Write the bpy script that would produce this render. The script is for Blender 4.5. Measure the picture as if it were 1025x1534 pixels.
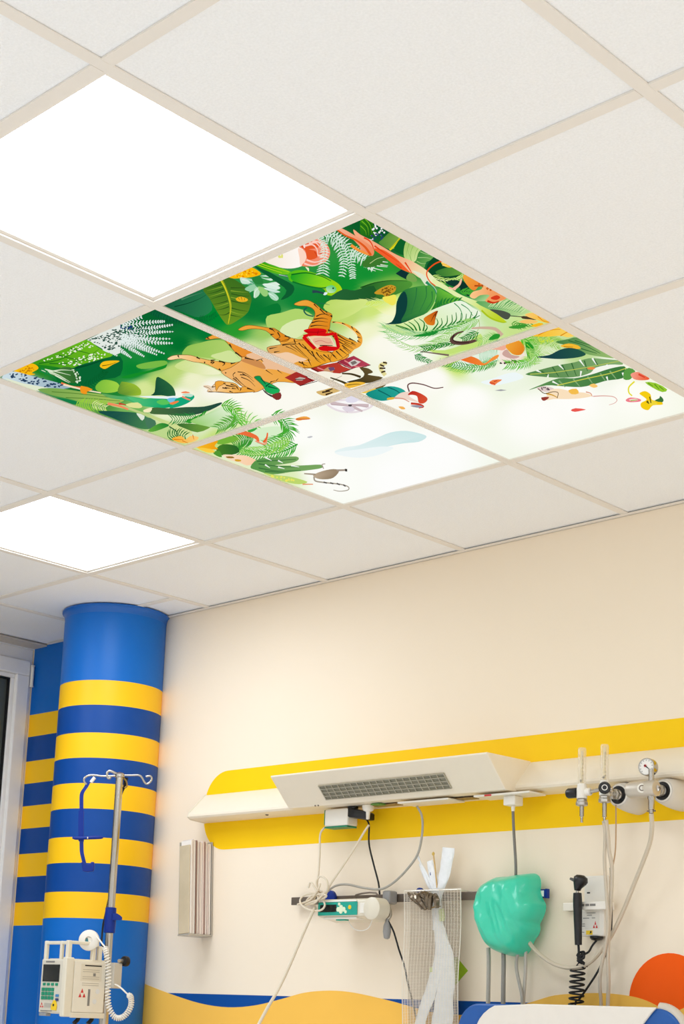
import bpy, bmesh, math, random
from mathutils import Vector, Matrix
from mathutils.geometry import tessellate_polygon
random.seed(4)
for o in list(bpy.data.objects): bpy.data.objects.remove(o)
scn = bpy.context.scene
COL = scn.collection
PI = math.pi

# ------------------------------------------------------------------ camera
CZ, YW, XL = 2.6, 1.7556, -3.489            # ceiling height, back wall, window wall
XR, YF = 2.7, -3.6                          # right wall, wall behind the camera
PITCH, YAW, ROLL, FPX, PCX, PCY = .2008, -.77, .0372, 2351.06, 512.5, 1037.6
CAM = Vector((1.8247, -1.8946, 1.1726))
fwd = Vector((math.sin(YAW)*math.cos(PITCH), math.cos(YAW)*math.cos(PITCH), math.sin(PITCH)))
r0 = Vector((math.cos(YAW), -math.sin(YAW), 0)); u0 = r0.cross(fwd)
rgt = math.cos(ROLL)*r0 + math.sin(ROLL)*u0
upv = -math.sin(ROLL)*r0 + math.cos(ROLL)*u0
cd = bpy.data.cameras.new('camera'); cam = bpy.data.objects.new('camera', cd); COL.objects.link(cam)
M3 = Matrix((rgt, upv, -fwd)).transposed()
cam.matrix_world = Matrix.Translation(CAM) @ M3.to_4x4()
cd.sensor_fit = 'VERTICAL'; cd.sensor_height = 36; cd.lens = FPX/1534*36
scn.cycles.max_bounces = 16; scn.cycles.diffuse_bounces = 10
scn.cycles.sample_clamp_indirect = 10; scn.cycles.caustics_reflective = False; scn.cycles.caustics_refractive = False
cd.shift_y = (PCY-767)/1534; cd.clip_start = .05
scn.camera = cam

# ------------------------------------------------------------------ world and exposure
w = bpy.data.worlds.new('world'); scn.world = w; w.use_nodes = True
w.node_tree.nodes['Background'].inputs[0].default_value = (.10, .11, .13, 1)
w.node_tree.nodes['Background'].inputs[1].default_value = .3
w.cycles.sampling_method = 'NONE'             # the room is closed; the lamps light it
vs = scn.view_settings
vs.view_transform = 'Standard'; vs.look = 'None'; vs.gamma = 1; vs.exposure = 0; vs.use_curve_mapping = False
LAMP = 9.9                                  # radiance of every lit ceiling panel

# ------------------------------------------------------------------ measuring helpers
def ray(x, y): return fwd + rgt*((x-PCX)/FPX) - upv*((y-PCY)/FPX)
def at(x, y, ax, v):
    d = ray(x, y); return CAM + d*((v-CAM[ax])/d[ax])
def W(x, y, d=0.0): return at(x, y, 1, YW-d)          # a point d in front of the back wall
def CE(x, y, d=0.0): return at(x, y, 2, CZ-d)         # a point on the ceiling
def V(x, y, dist):                                     # a point at a horizontal distance
    d = ray(x, y); return CAM + d*(dist/math.hypot(d.x, d.y))

def L(c):
    c = c/255.0
    return c/12.92 if c <= .04045 else ((c+.055)/1.055)**2.4
def S(r, g, b): return (L(r), L(g), L(b), 1)

# ------------------------------------------------------------------ materials
MATS = {}
def mat(name, rgb, rough=.5, metal=0, noise=.04, scale=30, bump=0, bscale=200, spec=.5, trans=0, coat=0, alpha=1):
    if name in MATS: return MATS[name]
    m = bpy.data.materials.new(name); m.use_nodes = True; nt = m.node_tree; b = nt.nodes['Principled BSDF']
    b.inputs['Roughness'].default_value = rough; b.inputs['Metallic'].default_value = metal
    b.inputs['Specular IOR Level'].default_value = spec
    b.inputs['Transmission Weight'].default_value = trans
    b.inputs['Coat Weight'].default_value = coat; b.inputs['Alpha'].default_value = alpha
    c = S(*rgb)
    tc = nt.nodes.new('ShaderNodeTexCoord')
    n = nt.nodes.new('ShaderNodeTexNoise'); n.inputs['Scale'].default_value = scale; n.inputs['Detail'].default_value = 4
    nt.links.new(tc.outputs['Object'], n.inputs['Vector'])
    mx = nt.nodes.new('ShaderNodeMix'); mx.data_type = 'RGBA'
    nt.links.new(n.outputs['Fac'], mx.inputs[0])
    mx.inputs[6].default_value = tuple(max(0, x*(1-noise)) for x in c[:3])+(1,)
    mx.inputs[7].default_value = tuple(min(1, x*(1+noise)) for x in c[:3])+(1,)
    nt.links.new(mx.outputs[2], b.inputs['Base Color'])
    if bump:
        n2 = nt.nodes.new('ShaderNodeTexNoise'); n2.inputs['Scale'].default_value = bscale; n2.inputs['Detail'].default_value = 3
        nt.links.new(tc.outputs['Object'], n2.inputs['Vector'])
        bp = nt.nodes.new('ShaderNodeBump'); bp.inputs['Strength'].default_value = bump; bp.inputs['Distance'].default_value = .002
        nt.links.new(n2.outputs['Fac'], bp.inputs['Height']); nt.links.new(bp.outputs['Normal'], b.inputs['Normal'])
    MATS[name] = m
    return m
def emis(name, rgb, st, attr=None):
    m = bpy.data.materials.new(name); m.use_nodes = True; nt = m.node_tree; nt.nodes.clear()
    o = nt.nodes.new('ShaderNodeOutputMaterial'); e = nt.nodes.new('ShaderNodeEmission')
    e.inputs[0].default_value = rgb; e.inputs[1].default_value = st
    if attr:
        a = nt.nodes.new('ShaderNodeVertexColor'); a.layer_name = attr; nt.links.new(a.outputs[0], e.inputs[0])
    nt.links.new(e.outputs[0], o.inputs[0]); MATS[name] = m
    return m
def stripes_mat(name, zs):
    """yellow / navy bands painted round the column and on the wall beside it, plain blue above and below"""
    m = mat(name, (25, 118, 205), .4, noise=.02, scale=6, bump=.05, bscale=90, spec=.3)
    nt = m.node_tree; b = nt.nodes['Principled BSDF']
    g = nt.nodes.new('ShaderNodeNewGeometry'); sx = nt.nodes.new('ShaderNodeSeparateXYZ')
    nt.links.new(g.outputs['Position'], sx.inputs[0])
    mr = nt.nodes.new('ShaderNodeMath'); mr.operation = 'DIVIDE'; mr.inputs[1].default_value = 2.6
    nt.links.new(sx.outputs['Z'], mr.inputs[0])
    cr = nt.nodes.new('ShaderNodeValToRGB'); cr.color_ramp.interpolation = 'CONSTANT'
    el = cr.color_ramp.elements
    up, ye, na = S(4, 104, 192), S(255, 198, 20), S(0, 68, 146)
    el[0].position = 0; el[0].color = up
    el[1].position = zs[0]/2.6; el[1].color = ye
    for k, z in enumerate(zs[1:]):
        e = el.new(z/2.6); e.color = up if k == len(zs)-2 else (na if k % 2 == 0 else ye)
    nt.links.new(mr.outputs[0], cr.inputs[0]); nt.links.new(cr.outputs[0], b.inputs['Base Color'])
    return m

white_pl = mat('white plastic', (236, 230, 218), .35)
cream_pl = mat('cream plastic', (226, 217, 196), .38)
beige_en = mat('beige enamel', (240, 228, 206), .42, noise=.02)
grey_pl = mat('grey plastic', (150, 148, 146), .45)
grey_cab = mat('grey cable', (168, 163, 152), .45)
beige_cab = mat('beige cable', (222, 208, 184), .45)
black_pl = mat('black plastic', (18, 17, 18), .35)
black_rub = mat('black rubber', (14, 13, 14), .6)
steel = mat('brushed steel', (196, 190, 180), .3, .9, noise=.05)
dark_steel = mat('dark steel', (118, 106, 94), .4, .6)
chrome = mat('chrome', (188, 182, 172), .16, 1)
teal_pl = mat('teal keypad', (22, 160, 140), .4)
screen_m = mat('dark screen', (28, 30, 27), .2)
blue_pl = mat('blue plastic', (0, 42, 132), .4, spec=.3)
navy_paint = mat('navy wall paint', (4, 74, 152), .5, noise=.02, spec=.2)
yellow_paint = mat('yellow wall paint', (255, 205, 8), .55, noise=.03, scale=8, spec=.2)
apricot_paint = mat('apricot wall paint', (252, 196, 86), .55, noise=.03, scale=8, spec=.2)
orange_paint = mat('orange wall paint', (255, 94, 0), .55, noise=.03, scale=8, spec=.2)
lime_paint = mat('lime wall paint', (160, 195, 30), .5, noise=.03)
wall_m = mat('cream wall paint', (246, 230, 206), .7, noise=.015, scale=3, bump=.08, bscale=260)
room_m = mat('white wall paint', (246, 245, 243), .7, noise=.015, scale=3, bump=.08, bscale=260)
tile_m = mat('mineral fibre tile', (253, 253, 252), .95, noise=.13, scale=230, bump=.55, bscale=420, spec=.1)
bar_m = mat('white enamelled steel', (236, 229, 219), .8, noise=.01, spec=.15)
frame_m = mat('white window frame', (246, 243, 238), .45)
floor_m = mat('pale vinyl floor', (242, 241, 239), .4, noise=.03, scale=12)
glass_m = mat('dark window pane', (86, 90, 82), .08, noise=.1, scale=2)
tube_m = mat('clear plastic tube', (232, 218, 196), .2, trans=.35, noise=.02)
clear_m = mat('clear acrylic', (238, 228, 208), .06, noise=0, alpha=.32)
green_bag_m = mat('green plastic film', (58, 206, 168), .3, noise=.10, scale=14, coat=.25, bump=.25, bscale=45)
red_m = mat('red print', (205, 40, 40), .5)
grey_print = mat('grey print', (130, 126, 120), .6)
label_m = mat('white paper label', (242, 238, 230), .6)
yellow_lab = mat('yellow label', (240, 200, 30), .5)

# ------------------------------------------------------------------ mesh helpers
ORG = {}
def catmull(p, n=6, closed=False):
    p = [Vector(q) for q in p]; N = len(p); out = []
    rng = range(N) if closed else range(N-1)
    for i in rng:
        a = p[(i-1) % N] if closed or i > 0 else p[0]*2-p[1]
        b, c = p[i], p[(i+1) % N]
        d = p[(i+2) % N] if closed or i+2 < N else p[-1]*2-p[-2]
        for k in range(n):
            t = k/n
            out.append(.5*((2*b)+(c-a)*t+(2*a-5*b+4*c-d)*t*t+(3*b-a-3*c+d)*t**3))
    if not closed: out.append(p[-1])
    return out

class MB:
    def __init__(s): s.v = []; s.f = []
    def add(s, v, f):
        n = len(s.v); s.v += [Vector(q) for q in v]; s.f += [tuple(i+n for i in q) for q in f]; return s
    def box(s, a, b, R=None, piv=None):
        x0, y0, z0 = (min(a[i], b[i]) for i in range(3)); x1, y1, z1 = (max(a[i], b[i]) for i in range(3))
        v = [Vector(q) for q in ((x0,y0,z0),(x1,y0,z0),(x1,y1,z0),(x0,y1,z0),(x0,y0,z1),(x1,y0,z1),(x1,y1,z1),(x0,y1,z1))]
        if R is not None: v = [R @ (q-piv)+piv for q in v]
        return s.add(v, [(0,3,2,1),(4,5,6,7),(0,1,5,4),(1,2,6,5),(2,3,7,6),(3,0,4,7)])
    def loft(s, rings, cap=True):
        n = len(rings[0]); v = [q for r in rings for q in r]; f = []
        for i in range(len(rings)-1):
            for k in range(n):
                f.append((i*n+k, i*n+(k+1) % n, (i+1)*n+(k+1) % n, (i+1)*n+k))
        if cap:
            f.append(tuple(range(n-1, -1, -1))); f.append(tuple((len(rings)-1)*n+k for k in range(n)))
        return s.add(v, f)
    def tube(s, pts, r, n=8, sm=0):
        pts = [Vector(p) for p in pts]
        if sm: pts = catmull(pts, sm)
        rr = r if callable(r) else (lambda t: r)
        t0 = (pts[1]-pts[0]).normalized()
        ax = Vector((0,0,1)) if abs(t0.z) < .9 else Vector((1,0,0))
        nn = t0.cross(ax).normalized(); rings = []
        for i, p in enumerate(pts):
            t = (pts[min(i+1, len(pts)-1)]-pts[max(i-1, 0)])
            t = t.normalized() if t.length > 1e-9 else t0
            nn = (nn-t*nn.dot(t)).normalized(); bb = t.cross(nn); q = rr(i/(len(pts)-1))
            rings.append([p+(nn*math.cos(a)+bb*math.sin(a))*q for a in (2*PI*k/n for k in range(n))])
        return s.loft(rings)
    def cyl(s, a, b, r0, r1=None, n=18):
        r1 = r0 if r1 is None else r1
        return s.tube([a, b], lambda t: r0+(r1-r0)*t, n)
    def lathe(s, o, ax, prof, n=20):
        o = Vector(o); ax = Vector(ax).normalized()
        q = Vector((0,0,1)) if abs(ax.z) < .9 else Vector((1,0,0))
        u = ax.cross(q).normalized(); v = ax.cross(u)
        return s.loft([[o+ax*h+(u*math.cos(2*PI*k/n)+v*math.sin(2*PI*k/n))*max(r, 1e-5) for k in range(n)] for r, h in prof])
    def prism(s, poly, vec):
        poly = [Vector(p) for p in poly]; vec = Vector(vec); n = len(poly)
        s.add(poly+[p+vec for p in poly], [tuple(range(n)), tuple(range(2*n-1, n-1, -1))]+[((k+1) % n, k, k+n, (k+1) % n+n) for k in range(n)])
        return s
    def ball(s, c, r, n=14):
        r = (r, r, r) if not isinstance(r, (tuple, list)) else r
        c = Vector(c)
        return s.loft([[c+Vector((r[0]*math.sin(t)*math.cos(a), r[1]*math.sin(t)*math.sin(a), r[2]*math.cos(t))) for a in (2*PI*k/n for k in range(n))] for t in ((PI*(i+.02)/(n/2+.04)) for i in range(n//2+1))])
    def build(s, name, m, parent=None, smooth=True, bevel=0, label=None, ang=40, seg=2):
        me = bpy.data.meshes.new(name); o = bpy.data.objects.new(name, me); COL.objects.link(o)
        if parent is None:
            lo = [min(q[i] for q in s.v) for i in range(3)]; hi = [max(q[i] for q in s.v) for i in range(3)]
            org = Vector(((lo[0]+hi[0])/2, (lo[1]+hi[1])/2, lo[2])); o.location = org
        else:
            org = ORG[parent]; o.parent = parent
        ORG[o] = org
        me.from_pydata([q-org for q in s.v], [], s.f); me.update()
        bm = bmesh.new(); bm.from_mesh(me); bmesh.ops.recalc_face_normals(bm, faces=bm.faces); bm.to_mesh(me); bm.free()
        me.materials.append(m if not isinstance(m, str) else MATS[m])
        if smooth:
            for p in me.polygons: p.use_smooth = True
            me.set_sharp_from_angle(angle=math.radians(ang))
        if bevel:
            b = o.modifiers.new('bevel', 'BEVEL'); b.width = bevel; b.segments = seg; b.limit_method = 'ANGLE'; b.angle_limit = math.radians(35)
            if smooth: b.harden_normals = False
        if label: o['label'] = label
        return o
def empty(name, loc, parent=None):
    o = bpy.data.objects.new(name, None); COL.objects.link(o); o.empty_display_size = .05
    if parent is None: o.location = loc
    else: o.parent = parent; o.location = Vector(loc)-ORG[parent]
    ORG[o] = Vector(loc); return o
def tag(o, label=None, cat=None, group=None, kind=None):
    if label: o['label'] = label
    if cat: o['category'] = cat
    if group: o['group'] = group
    if kind: o['kind'] = kind
    return o
def thing(name, loc, label, cat, group=None): return tag(empty(name, loc), label, cat, group)
def struct(o, label=None): return tag(o, label, None, None, 'structure')
def cable(name, pts, r, m, label, cat='cable', n=8, sm=6, group=None):
    return tag(MB().tube(pts, r, n, sm).build(name, m), label, cat, group)
#PART2
# ================================================================== the room
struct(MB().box((XL-.1, YF-.1, -.08), (XR+.1, YW+.1, 0)).build('floor', floor_m, smooth=False))
wall_back = struct(MB().box((XL-.1, YW, 0), (XR+.1, YW+.1, CZ+.15)).build('wall_back', wall_m, smooth=False))
struct(MB().box((XR, YF, 0), (XR+.1, YW, CZ+.15)).build('wall_right', room_m, smooth=False))
struct(MB().box((XL-.1, YF-.1, 0), (XR+.1, YF, CZ+.15)).build('wall_front', room_m, smooth=False))
WY0, WZ0 = -.7, .9
wl = MB().box((XL-.12, YF, 0), (XL, WY0, CZ+.15)).box((XL-.12, WY0, 0), (XL, YW, WZ0)).box((XL-.12, WY0, 2.589), (XL, YW, CZ+.15))
struct(wl.build('wall_left', room_m, smooth=False))

# window: outer frame, two sashes with beads, panes, hinge
win = struct(empty('window_1', (XL-.03, (WY0+YW)/2, WZ0)))
fy0, fy1, fz0, fz1 = WY0, YW-.0015, WZ0, 2.589
def ring_x(mb, x0, x1, y0, y1, z0, z1, wd):
    mb.box((x0, y0, z1-wd), (x1, y1, z1)); mb.box((x0, y0, z0), (x1, y1, z0+wd))
    mb.box((x0, y0, z0+wd), (x1, y0+wd, z1-wd)); mb.box((x0, y1-wd, z0+wd), (x1, y1, z1-wd)); return mb
fr = ring_x(MB(), XL-.07, XL-.004, fy0, fy1, fz0, fz1, .05)
fr.box((XL-.07, .5, fz0+.05), (XL-.004, .56, fz1-.05)).build('window_frame', frame_m, win, False, .004)
for (a, b) in ((.545, fy1-.018), (fy0+.03, .515)):
    sa = ring_x(MB(), XL-.055, XL+.010, a, b, fz0+.03, 2.537, .062).build('sash', frame_m, win, False, .005)
    ring_x(MB(), XL-.04, XL-.004, a+.0625, b-.0625, fz0+.093, 2.4745, .017).build('glazing_bead', frame_m, sa, False, .004)
    ring_x(MB(), XL-.044, XL-.012, a+.080, b-.080, fz0+.11, 2.457, .006).build('gasket', black_rub, sa, False)
    MB().box((XL-.036, a+.07, fz0+.1), (XL-.026, b-.07, 2.467)).build('pane', glass_m, sa, False)
MB().cyl((XL+.016, 1.742, 2.435), (XL+.016, 1.742, 2.515), .007).cyl((XL+.016, 1.742, 2.43), (XL+.016, 1.742, 2.434), .0085).cyl((XL+.016, 1.742, 2.516), (XL+.016, 1.742, 2.52), .0085).build('hinge', white_pl, win)

# ceiling: slab, runners, cross tees, lay-in tiles
ceiling = struct(MB().box((XL-.1, YF-.1, CZ+.05), (XR+.1, YW+.1, CZ+.15)).build('ceiling', room_m, smooth=False))
T = .6
LIGHTS = [(-1, 0), (1, 3), (1, -3), (-2, -3), (-4, 0), (-4, 3), (-4, -3), (0, 4)]  # first two seen; the others are unseen panels added to light the room
MURAL = [(0, 0), (0, 1), (1, 0), (1, 1)]
def cell(i, j):
    return max(-(j+1)*T, XL), min(-j*T, XR), max(i*T, YF), min((i+1)*T, YW)
tile_cache = {}
def put_tile(x0, x1, y0, y1):
    sx, sy = round(x1-x0-.012, 4), round(y1-y0-.012, 4)
    if sx < .03 or sy < .03: return
    if (sx, sy) not in tile_cache:
        o = MB().box((-sx/2, -sy/2, 0), (sx/2, sy/2, .014)).build('ceiling_tile', tile_m, ceiling, False)
        me = o.data
        for q in me.vertices: q.co += ORG[ceiling]
        tile_cache[(sx, sy)] = me
    else:
        o = bpy.data.objects.new('ceiling_tile', tile_cache[(sx, sy)]); COL.objects.link(o); o.parent = ceiling
    o.location = Vector(((x0+x1)/2, (y0+y1)/2, CZ+.0042))-ORG[ceiling]
for i in range(-6, 3):
    for j in range(-5, 6):
        if (i, j) in LIGHTS or (i, j) in MURAL: continue
        x0, x1, y0, y1 = cell(i, j)
        if (i, j) == (2, 4):
            put_tile(x0, x1, y0, 2.64*T); put_tile(x0, x1, 2.64*T, y1)
        else: put_tile(x0, x1, y0, y1)
def tee(mb, a, b, axis, c):
    w2 = .012
    if axis == 'y': mb.box((c-w2, a, CZ), (c+w2, b, CZ+.0038)); mb.box((c-.001, a, CZ+.0038), (c+.001, b, CZ+.03))
    else: mb.box((a, c-w2, CZ), (b, c+w2, CZ+.0038)); mb.box((a, c-.001, CZ+.0038), (b, c+.001, CZ+.03))
    return mb
for j in range(-4, 6):
    tee(MB(), YF, YW, 'y', -j*T).build('ceiling_runner', bar_m, ceiling, False, .0008, seg=1)
tm = None
for i in range(-5, 3):
    for j in range(-5, 6):
        x0, x1, _, _ = cell(i, j)
        a, b = x0+(.0121 if j < 5 else 0), x1-(.0121 if j > -5 else 0)
        if b-a < .03: continue
        if -5 < j < 5 and tm is not None:
            o = bpy.data.objects.new('cross_tee', tm); COL.objects.link(o); o.parent = ceiling
            o.location = Vector((-j*T, i*T, CZ))-ORG[ceiling]
        elif -5 < j < 5:
            o = tee(MB(), a, b, 'x', i*T).build('cross_tee', bar_m, ceiling, False, .0008, seg=1)
            for q in o.data.vertices: q.co += ORG[ceiling]-Vector((-j*T, i*T, CZ))
            tm = o.data; o.location = Vector((-j*T, i*T, CZ))-ORG[ceiling]
        else: tee(MB(), a, b, 'x', i*T).build('cross_tee', bar_m, ceiling, False, .0008, seg=1)
x0, x1, _, _ = cell(2, 4)
tee(MB(), x0+.0121, x1-.0121, 'x', 2.64*T).build('cross_tee', bar_m, ceiling, False, .0008, seg=1)
# perimeter angle along the back wall, bulkhead strip over the window
struct(MB().box((-3.38, YW-.019, CZ-.0012), (XR, YW-.0002, CZ-.0002)).box((-3.38, YW-.0016, CZ-.0012), (XR, YW-.0002, CZ+.02)).build('trim_1', bar_m, smooth=False))
struct(MB().box((XL+.0005, YF, CZ-.008), (-3.401, YW-.0008, CZ-.0002)).build('trim_2', mat('grey ceiling strip', (196, 186, 172), .6), smooth=False, bevel=.002))

# lit ceiling panels
diff_m = emis('lit diffuser', (.915, 1, 1.125, 1), LAMP); diff_m.cycles.emission_sampling = 'FRONT'
lab = {(-1, 0): 'square lit ceiling panel beside the jungle picture, glowing cream white', (1, 3): 'square lit ceiling panel above the striped blue column'}
rest = 'added unseen lit ceiling panel behind or beside the viewer, brightening the room'
for (i, j) in LIGHTS:
    x0, x1, y0, y1 = cell(i, j); cx, cy = (x0+x1)/2, (y0+y1)/2
    t = thing('ceiling_light', (cx, cy, CZ), lab.get((i, j), rest), 'ceiling light', 'lit ceiling panels')
    h = .2955; q = .277
    f = MB()
    f.box((cx-h, cy-h, CZ+.0042), (cx+h, cy-q, CZ+.02)).box((cx-h, cy+q, CZ+.0042), (cx+h, cy+h, CZ+.02))
    f.box((cx-h, cy-q, CZ+.0042), (cx-q, cy+q, CZ+.02)).box((cx+q, cy-q, CZ+.0042), (cx+h, cy+q, CZ+.02))
    f.build('frame', bar_m, t, False, .001, seg=1)
    d = MB().box((cx-q, cy-q, CZ+.008), (cx+q, cy+q, CZ+.012)).build('diffuser', white_pl, t, False)
    d.data.materials.append(diff_m)              # only the underside gives off light
    for pg in d.data.polygons:
        if pg.normal.z < -.5: pg.material_index = 1

# ------------------------------------------------------------------ paint on the back wall
def paint(name, pts, m, k, label=None):
    return MB().prism([(x, YW-.0003*k, z) for x, z in pts], (0, .0003*k-.00002, 0)).build(name, m, wall_back, False, label=label)
ZB = [1.462, 1.553, 1.650, 1.742, 1.839, 1.932, 2.030, 2.120, 2.217, 2.310]
str_m = stripes_mat('striped column paint', ZB)
paint('striped_paint', [(XL+.0005, 0.02), (-2.68, 0.02), (-2.68, CZ-.0005), (XL+.0005, CZ-.0005)], str_m, 1, 'blue and yellow striped paint in the corner')
def arc(cx, cz, r, a0, a1, n=12): return [(cx+r*math.cos(math.radians(a0+(a1-a0)*k/n)), cz+r*math.sin(math.radians(a0+(a1-a0)*k/n))) for k in range(n+1)]
x0, x1, z0, z1, r = -2.372, 1.1, 1.712, 1.990, .115
paint('yellow_band', arc(x0+r, z1-r, r, 180, 90)+arc(x1-r, z1-r, r, 90, 0)+arc(x1-r, z0+r, r, 0, -90)+arc(x0+r, z0+r, r, -90, -180), yellow_paint, 1, 'broad yellow painted band with rounded end')
paint('blue_band', [(-2.70, .9), (1.6, .9), (1.6, 1.221), (-2.70, 1.217)], navy_paint, 1, 'navy painted band low on the wall')
def wp(pts): return [(q.x, q.z) for q in (W(*p) for p in pts)]
o = W(1004, 1501)
paint('orange_disc', arc(o.x, o.z, .1275, 0, 360, 47)[:-1], orange_paint, 2, 'large orange painted disc')
wave = wp([(205, 1468), (222, 1476), (256, 1489), (300, 1503), (342, 1509), (383, 1506), (424, 1496), (457, 1487), (494, 1484), (530, 1487), (580, 1498), (606, 1505), (640, 1515), (680, 1520), (720, 1519), (760, 1512), (800, 1500), (832, 1491), (874, 1488), (909, 1488), (944, 1492), (969, 1499), (991, 1510), (1005, 1518), (1025, 1510)])
wave = [(v.x, v.y) for v in catmull([Vector((a, b, 0)) for a, b in wave], 4)]
ex = wave[-1]; wave = [(-2.70, wave[0][1]+.004)]+wave+[(ex[0]+.2, ex[1]+.06), (ex[0]+.5, ex[1]+.03), (1.6, ex[1]-.03)]
paint('apricot_wave', wave+[(1.6, .6), (-2.70, .6)], apricot_paint, 3, 'apricot painted wave along the lower wall')
g = W(683, 1454); h = .047
paint('lime_diamond', [(g.x-h, g.z), (g.x, g.z-h*.9), (g.x+h, g.z), (g.x, g.z+h*.9)], lime_paint, 1, 'small lime painted diamond behind the mesh')

# ------------------------------------------------------------------ column
CX, CY, CR = -2.785, 1.626, .19
col = thing('striped_column', (CX, CY, 0), 'round blue column with yellow stripes in the room corner', 'column')
MB().cyl((CX, CY, 0), (CX, CY, CZ-.0005), CR, n=96).build('shaft', str_m, col)
MB().lathe((CX, CY, CZ-.030), (0, 0, 1), [(CR+.0005, 0), (CR+.002, .012), (CR+.006, .021), (CR+.011, .0245), (CR+.011, .0295), (CR-.002, .0295), (CR-.002, 0)], 96).build('collar', mat('blue collar', (10, 98, 186), .35), col)
# ================================================================== the jungle picture printed on four backlit panels
ZP = CZ+.0065                                # plane of the prints, just above the grid flanges
SHEETS = []                                  # (vertices on the ceiling, colour per vertex, layer)
LAY = [0]
FR = dict(A=(240,470,5.694), B=(400,440,5.694), C=(0,460,5.694), D=(120,540,5.694), E=(240,360,5.694), F=(380,320,5.694), G=(540,320,5.694),
          H=(660,390,5.694), I=(540,430,5.694), J=(640,480,5.694), K=(780,480,4.184), L=(280,600,4.1), M=(440,550,4.27), N=(160,450,5.694))
def px(fr, p):
    x0, y0, s = FR[fr]; return Vector((x0+p[0]/s, y0+p[1]/s, 0))
def nums(t):
    a = [float(q) for q in t.replace(',', ' ').split()]; return list(zip(a[::2], a[1::2]))
def sheet(pts, cols, layer=None):
    if layer is None: LAY[0] += 1; layer = LAY[0]
    q = [CE(p.x, p.y) for p in pts]
    SHEETS.append(([(v.x, v.y) for v in q], cols, layer))
def P(fr, col, t, sm=3, col2=None, ax=None, ol=None, ow=3):
    """a closed shape; col2 shades it along ax"""
    pts = [px(fr, p) for p in nums(t)]
    if sm: pts = catmull(pts, sm, True)
    if col2:
        a, b = ax; a = px(fr, a); b = px(fr, b); d = (b-a); L2 = d.length_squared
        cs = []
        for p in pts:
            k = min(1, max(0, (p-a).dot(d)/L2)); cs.append(tuple(u+(v-u)*k for u, v in zip(col, col2)))
    else: cs = [col]*len(pts)
    sheet(pts, cs)
    if ol: LAY[0] += 1; ribbon(pts+[pts[0]], ow/FR[fr][2], ow/FR[fr][2], ol, LAY[0])
def ribbon(pts, w0, w1, col, layer, wm=None):
    n = len(pts)
    e = []
    for i, p in enumerate(pts):
        t = (pts[min(i+1, n-1)]-pts[max(i-1, 0)]); t = t.normalized() if t.length > 0 else Vector((1, 0, 0))
        k = i/(n-1); wd = (w0+(w1-w0)*k) if wm is None else ((w0+(wm-w0)*k*2) if k < .5 else (wm+(w1-wm)*(k*2-1)))
        q = Vector((-t.y, t.x, 0))*wd*.5; e.append((p+q, p-q))
    for i in range(n-1): sheet([e[i][0], e[i+1][0], e[i+1][1], e[i][1]], [col]*4, layer)
def K(fr, col, t, w0, w1=None, sm=4, wm=None):
    """a brush stroke"""
    s = FR[fr][2]; pts = [px(fr, p) for p in nums(t)]
    if sm and len(pts) > 2: pts = catmull(pts, sm)
    LAY[0] += 1
    ribbon(pts, w0/s, (w0 if w1 is None else w1)/s, col, LAY[0], None if wm is None else wm/s)
def many(fr, col, segs, w0, w1=0.5):
    LAY[0] += 1; s = FR[fr][2]
    for t in segs:
        pts = [px(fr, p) for p in (nums(t) if isinstance(t, str) else t)]
        if len(pts) > 2: pts = catmull(pts, 3)
        ribbon(pts, w0/s, w1/s, col, LAY[0])
def palm(fr, col, spine, n, l0, l1, w, ang=50, side=0, spcol=None, spw=6, curl=.25, tip=None):
    """leaflets set along a spine; side -1, 1 or both"""
    s = FR[fr][2]; sp = catmull([px(fr, p) for p in nums(spine)], 8); N = len(sp)-1
    LAY[0] += 1
    for k in range(n):
        f = (k+.5)/n*N; i = int(f); p = sp[i].lerp(sp[min(i+1, N)], f-i)
        t = (sp[min(i+1, N)]-sp[max(i-1, 0)]).normalized(); u = k/max(1, n-1)
        ln = (l0+(l1-l0)*u)/s*(.9+.2*random.random())
        for sg in ((-1, 1) if side == 0 else (side,)):
            a = math.radians(ang+random.uniform(-7, 7))*sg; d = Vector((t.x*math.cos(a)-t.y*math.sin(a), t.x*math.sin(a)+t.y*math.cos(a), 0))
            mid = p+d*ln*.5+Vector((-d.y, d.x, 0))*ln*curl*.2*sg; end = p+d*ln+t*ln*curl*.35
            ribbon([p, mid, end], w/s*.6, w/s*.15, col, LAY[0], w/s)
    if spcol: LAY[0] += 1; ribbon(sp, spw/s, spw/s*.3, spcol, LAY[0])
def dots(fr, col, t, n, r, rx=None):
    """speckles scattered inside an outline"""
    poly = nums(t); xs = [p[0] for p in poly]; ys = [p[1] for p in poly]; LAY[0] += 1
    def inside(x, y):
        c = False; j = len(poly)-1
        for i in range(len(poly)):
            if (poly[i][1] > y) != (poly[j][1] > y) and x < (poly[j][0]-poly[i][0])*(y-poly[i][1])/(poly[j][1]-poly[i][1])+poly[i][0]: c = not c
            j = i
        return c
    k = 0; tries = 0
    while k < n and tries < n*30:
        tries += 1; x, y = random.uniform(min(xs), max(xs)), random.uniform(min(ys), max(ys))
        if inside(x, y):
            k += 1; q = r*random.uniform(.6, 1.3); qx = q if rx is None else q*rx; a = random.uniform(-.4, .4)
            sheet([px(fr, (x+qx*math.cos(b)*math.cos(a)-q*math.sin(b)*math.sin(a), y+qx*math.cos(b)*math.sin(a)+q*math.sin(b)*math.cos(a))) for b in (0, 1.05, 2.1, 3.14, 4.19, 5.24)], [col]*6, LAY[0])

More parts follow.
